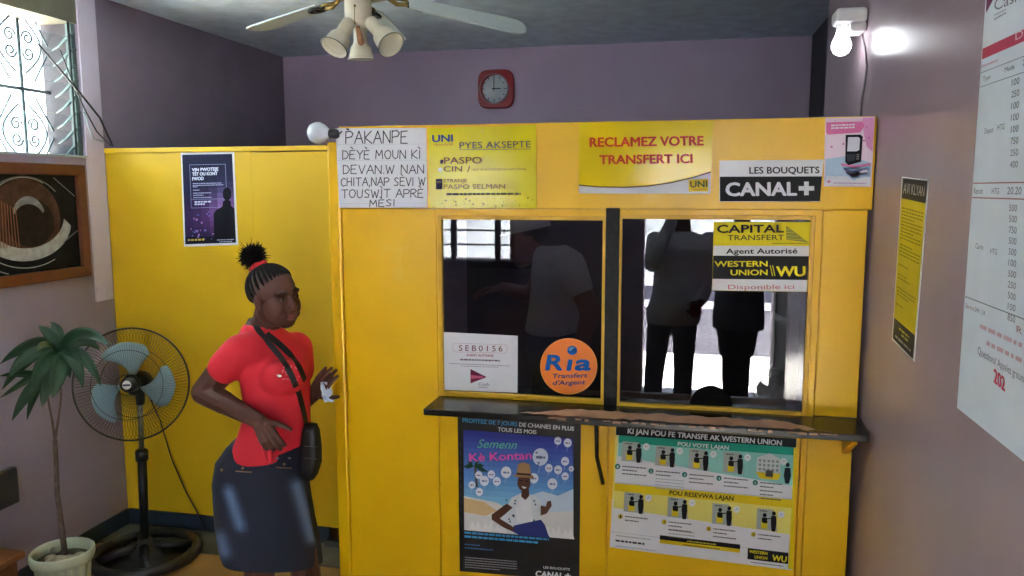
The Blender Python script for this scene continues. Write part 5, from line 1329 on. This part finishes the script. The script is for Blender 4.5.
# ---------------------------------------------------------------- simple standing figures (seen in and through the glass)
def figure(label, loc, hc_, hf_v, hu_v, J, tops, bottoms, mtop, mbot, hands, rtorso, hairlen=True, cap_m=None, voxel=.007, shoe=True, legr=(.085, .056, .036), topr=1.12, armr=(.052, .042, .03), sleeve=1.0, hs=1.0, skin=None):
    root = thing('person', loc, label, 'person'); mb = MB()
    HP_, asg, HR_, a_, b2, c2 = head(mb, hc_, hf_v, hu_v, hs)
    mb.cap(HP_(-.025, 0, -.05), .055, J['neck'], .058, m_skin)
    mb.loft([(c, a*.93, d*.93) for c, a, d in rtorso], m_skin, 24)
    for s_ in 'LR':
        mb.cap(J['sh'+s_], armr[0], J['el'+s_], armr[1], m_skin); mb.cap(J['el'+s_], armr[1], J['wr'+s_], armr[2], m_skin)
        hand(mb, *hands[s_])
        mb.cap(J['hip'+s_], legr[0], J['kn'+s_], legr[1], m_skin); mb.cap(J['kn'+s_], legr[1], J['an'+s_], legr[2], m_skin)
        fd = J['foot'+s_]; mb.cap(J['an'+s_]-V((0, 0, .03))-fd*.03, .036, J['an'+s_]-V((0, 0, .055))+fd*.13, .028, m_skin)
    bo = fuse(mb, 'body', root, [skin or m_skin, m_eye, m_iris, m_lips, m_hair], voxel, 4, .5, asg)
    mb = MB(); mb.loft([(c, a*topr, d*topr) for c, a, d in rtorso], mtop, 28)
    for s_ in 'LR':
        e_ = J['sh'+s_]+(J['el'+s_]-J['sh'+s_])*min(1, sleeve*.62 if sleeve < 1 else 1)
        mb.cap(J['sh'+s_], armr[0]*1.2, e_, armr[1]*1.28, mtop)
        if sleeve >= 1: mb.cap(e_, armr[1]*1.25, J['wr'+s_]-(J['wr'+s_]-e_).normalized()*.03, armr[2]*1.35, mtop)
    fuse(mb, 'shirt', root, [mtop], voxel, 6)
    mb = MB()
    pc_ = (J['hipL']+J['hipR'])/2; ac_ = (J['hipL']-J['hipR'])
    mb.loft([(pc_+V((0, 0, .13)), ac_.normalized()*.16, ac_.normalized().cross(V((0, 0, 1)))*.115), (pc_+V((0, 0, .02)), ac_.normalized()*.18, ac_.normalized().cross(V((0, 0, 1)))*.125), (pc_-V((0, 0, .07)), ac_.normalized()*.15, ac_.normalized().cross(V((0, 0, 1)))*.11)], mbot, 24)
    for s_ in 'LR':
        for a, ra, b3, rb in bottoms(J, s_): mb.cap(a, ra, b3, rb, mbot)
    fuse(mb, 'trousers', root, [mbot], voxel, 6)
    if shoe:
        for s_ in 'LR':
            fd = J['foot'+s_]; A_ = J['an'+s_]; mb = MB(); mb.cap(V((A_.x, A_.y, .045))-fd*.04, .044, V((A_.x, A_.y, .042))+fd*.07, .042, m_black); mb.cap(V((A_.x, A_.y, .042))+fd*.07, .042, V((A_.x, A_.y, .034))+fd*.16, .033, m_black); mb.box((A_.x-.03, A_.y-.03, .001), (A_.x+.03, A_.y+.03, .02), m_black)
            fuse(mb, 'shoe', root, [mat('dark_shoe', (40, 38, 40), .5)], .006, 4)
    return root, bo, HP_
def longpants(k1=.092, k2=.07, k3=.062):
    return lambda J, s: [(J['hip'+s], k1, J['kn'+s], k2), (J['kn'+s], k2, J['an'+s]+V((0, 0, .01)), k3)]
Y_ = V((0, 1, 0)); X_ = V((1, 0, 0)); Z_ = V((0, 0, 1))
# the photographer, just behind the camera, facing the booth
ox, oy = -.01, -.36
J = dict(neck=V((ox, oy-.02, 1.50)), shL=V((ox-.19, oy, 1.44)), shR=V((ox+.18, oy, 1.44)), elL=V((ox-.20, oy+.2, 1.28)), elR=V((ox+.20, oy-.03, 1.16)),
         wrL=V((ox-.06, oy+.24, 1.62)), wrR=V((ox+.135, oy+.16, 1.02)), hipL=V((ox-.14, oy, .90)), hipR=V((ox+.03, oy, .90)), knL=V((ox-.175, oy+.02, .50)), knR=V((ox+.03, oy+.01, .50)),
         anL=V((ox-.20, oy-.02, .085)), anR=V((ox+.02, oy, .085)), footL=V((-.25, .97, 0)).normalized(), footR=V((.2, .98, 0)).normalized())
tor = [(V((ox, oy, 1.50)), X_*.07, Y_*.06), (V((ox, oy, 1.455)), X_*.165, Y_*.085), (V((ox, oy, 1.38)), X_*.19, Y_*.11), (V((ox-.01, oy+.01, 1.22)), X_*.165, Y_*.115), (V((ox-.03, oy+.02, 1.06)), X_*.155, Y_*.12), (V((ox-.05, oy+.01, .93)), X_*.175, Y_*.12), (V((ox-.055, oy, .84)), X_*.165, Y_*.11)]
ph, phb, PHP = figure('person in a grey shirt and dark trousers standing legs apart, mirrored in the right window', V((ox-.05, oy, 0)), V((ox, oy+.03, 1.665)), (0, 1, .02), (0, 0, 1), J, None, longpants(), mat('grey_shirt_cloth', (186, 188, 196), .8, var=.1, scale=10), mat('dark_blue_trousers', (84, 88, 104), .8, var=.12, scale=10),
    {'L': (J['wrL'], V((.35, .35, .8)), V((-.8, .4, .1)), V((.3, .9, -.2)), 1.0, (20, 30, 20)), 'R': (J['wrR'], V((-.35, .6, -.55)), V((.7, .5, .1)), V((0, .5, .9)), 1.0, (30, 45, 35))}, tor, voxel=.0075)
mb = MB(); hcw = J['wrR']+V((-.035, .075, -.04)); mb.loft([(hcw+V((0, 0, -.05)), X_*.03, Y_*.012), (hcw+V((0, 0, -.03)), X_*.04, Y_*.018), (hcw+V((0, 0, .03)), X_*.04, Y_*.018), (hcw+V((0, 0, .045)), X_*.03, Y_*.012)], mat('dark_red_purse', (150, 40, 58), .6), 20, ex=3)
mb.build('purse', None, 'small dark red purse held by the grey shirted person mirrored in the right window', 'purse')
mb = MB(); mb.box((-.075, -.030, 1.765), (.075, -.022, 1.835), m_black); mb.build('smartphone', None, 'black smartphone held up in front of the grey shirted person', 'phone', bevel=.003)
# the customer by the street door
ox, oy = .44, -1.10
J = dict(neck=V((ox, oy, 1.46)), shL=V((ox-.17, oy, 1.40)), shR=V((ox+.17, oy, 1.40)), elL=V((ox-.19, oy+.06, 1.14)), elR=V((ox+.18, oy+.06, 1.14)), wrL=V((ox-.08, oy+.20, 1.02)), wrR=V((ox+.06, oy+.21, 1.02)),
         hipL=V((ox-.085, oy, .87)), hipR=V((ox+.085, oy, .87)), knL=V((ox-.06, oy+.02, .47)), knR=V((ox+.045, oy+.01, .47)), anL=V((ox-.055, oy, .085)), anR=V((ox+.05, oy-.02, .085)), footL=V((-.15, .98, 0)).normalized(), footR=V((.2, .98, 0)).normalized())
tor = [(V((ox, oy, 1.46)), X_*.065, Y_*.055), (V((ox, oy, 1.415)), X_*.15, Y_*.08), (V((ox, oy, 1.33)), X_*.175, Y_*.105), (V((ox, oy, 1.15)), X_*.16, Y_*.105), (V((ox, oy, 1.0)), X_*.165, Y_*.11), (V((ox, oy, .88)), X_*.175, Y_*.115), (V((ox, oy, .74)), X_*.180, Y_*.115), (V((ox, oy, .69)), X_*.178, Y_*.115)]
figure('person in long dark shirt and shorts by the street door, mirrored beneath the agent sticker', V((ox, oy, 0)), V((ox, oy+.03, 1.615)), (-.1, 1, -.08), (0, 0, 1), J, None,
    lambda J, s: [(J['hip'+s], .10, J['kn'+s]+V((0, 0, .10)), .095), (J['kn'+s]+V((0, 0, .10)), .095, J['kn'+s]+V((0, 0, .06)), .094), (J['kn'+s], .062, J['an'+s]+V((0, 0, .02)), .05)], mat('charcoal_shirt_cloth', (62, 62, 70), .85), mat('black_shorts_cloth', (40, 40, 46), .85),
    {'L': (J['wrL'], V((.6, .6, .1)), V((-.2, .5, .8)), V((.2, .3, .9)), 1.0, (25, 35, 25)), 'R': (J['wrR'], V((-.6, .6, .1)), V((.2, .5, .8)), V((-.2, .3, .9)), 1.0, (25, 35, 25))}, tor, voxel=.0075, legr=(.09, .06, .045))
# the teller behind the left glass, leaning to the left
TY = 3.40
def T(x, y, dy=0.): return onY(x, y, TY+dy)
J = dict(neck=T(549, 248), shL=T(571, 264, -.16), shR=T(553, 258, .17), elL=T(590, 312, -.19), elR=T(530, 296, .22), wrL=T(578, 362, -.22), wrR=T(503, 288, .12),
         hipL=T(553, 352, -.09), hipR=T(553, 352, .09), knL=V((T(548, 352).x, TY-.1, .48)), knR=V((T(556, 352).x, TY+.1, .48)), anL=V((T(556, 352).x, TY-.1, .085)), anR=V((T(562, 352).x, TY+.1, .085)), footL=V((-1, 0, 0)), footR=V((-1, 0, 0)))
tor = [(T(552, 245), Y_*.065, X_*.055), (T(556, 252), Y_*.15, X_*.085), (T(559, 268), Y_*.18, X_*.105), (T(558, 290), Y_*.16, X_*.105), (T(555, 312), Y_*.155, X_*.105), (T(553, 330), Y_*.16, X_*.11)]
m_tee = mat('light_grey_tee', (214, 216, 222), .8)
tel, telb, THP = figure('person in a light grey t-shirt leaning left behind the left window glass', V((T(555, 352).x, TY, 0)), T(528, 241), (-1, -.12, -.22), (-.25, 0, 1), J, None, longpants(.095, .075, .065), m_tee, mat('blue_jeans', (84, 104, 140), .8),
    {'L': (J['wrL'], V((-.3, 0, -1)), V((.3, -.9, 0)), V((-1, 0, 0)), 1.0, (15, 20, 15)), 'R': (J['wrR'], V((-1, -.1, -.1)), V((0, 0, 1)), V((0, -1, 0)), 1.0, (15, 25, 20))}, tor, voxel=.007, sleeve=.8, skin=mat('warm_brown_skin', (150, 98, 78), .5, var=.05, scale=20))
mb = MB(); mb.lathe([(.101, .045), (.099, .065), (.085, .095), (.05, .118), (0, .122)], THP(-.012, 0, 0), (THP(0, 0, 1)-THP(0, 0, 0)), m_white, 28, False)
fdir = (THP(1, 0, 0)-THP(0, 0, 0)).normalized(); ldir = (THP(0, 1, 0)-THP(0, 0, 0)).normalized(); udir = (THP(0, 0, 1)-THP(0, 0, 0)).normalized()
mb.prism([THP(.05, -.07, .05), THP(.095, -.055, .046), THP(.12, 0, .046), THP(.095, .055, .046), THP(.05, .07, .05)], udir*.006, m_white)
mb.build('white_cap', telb)
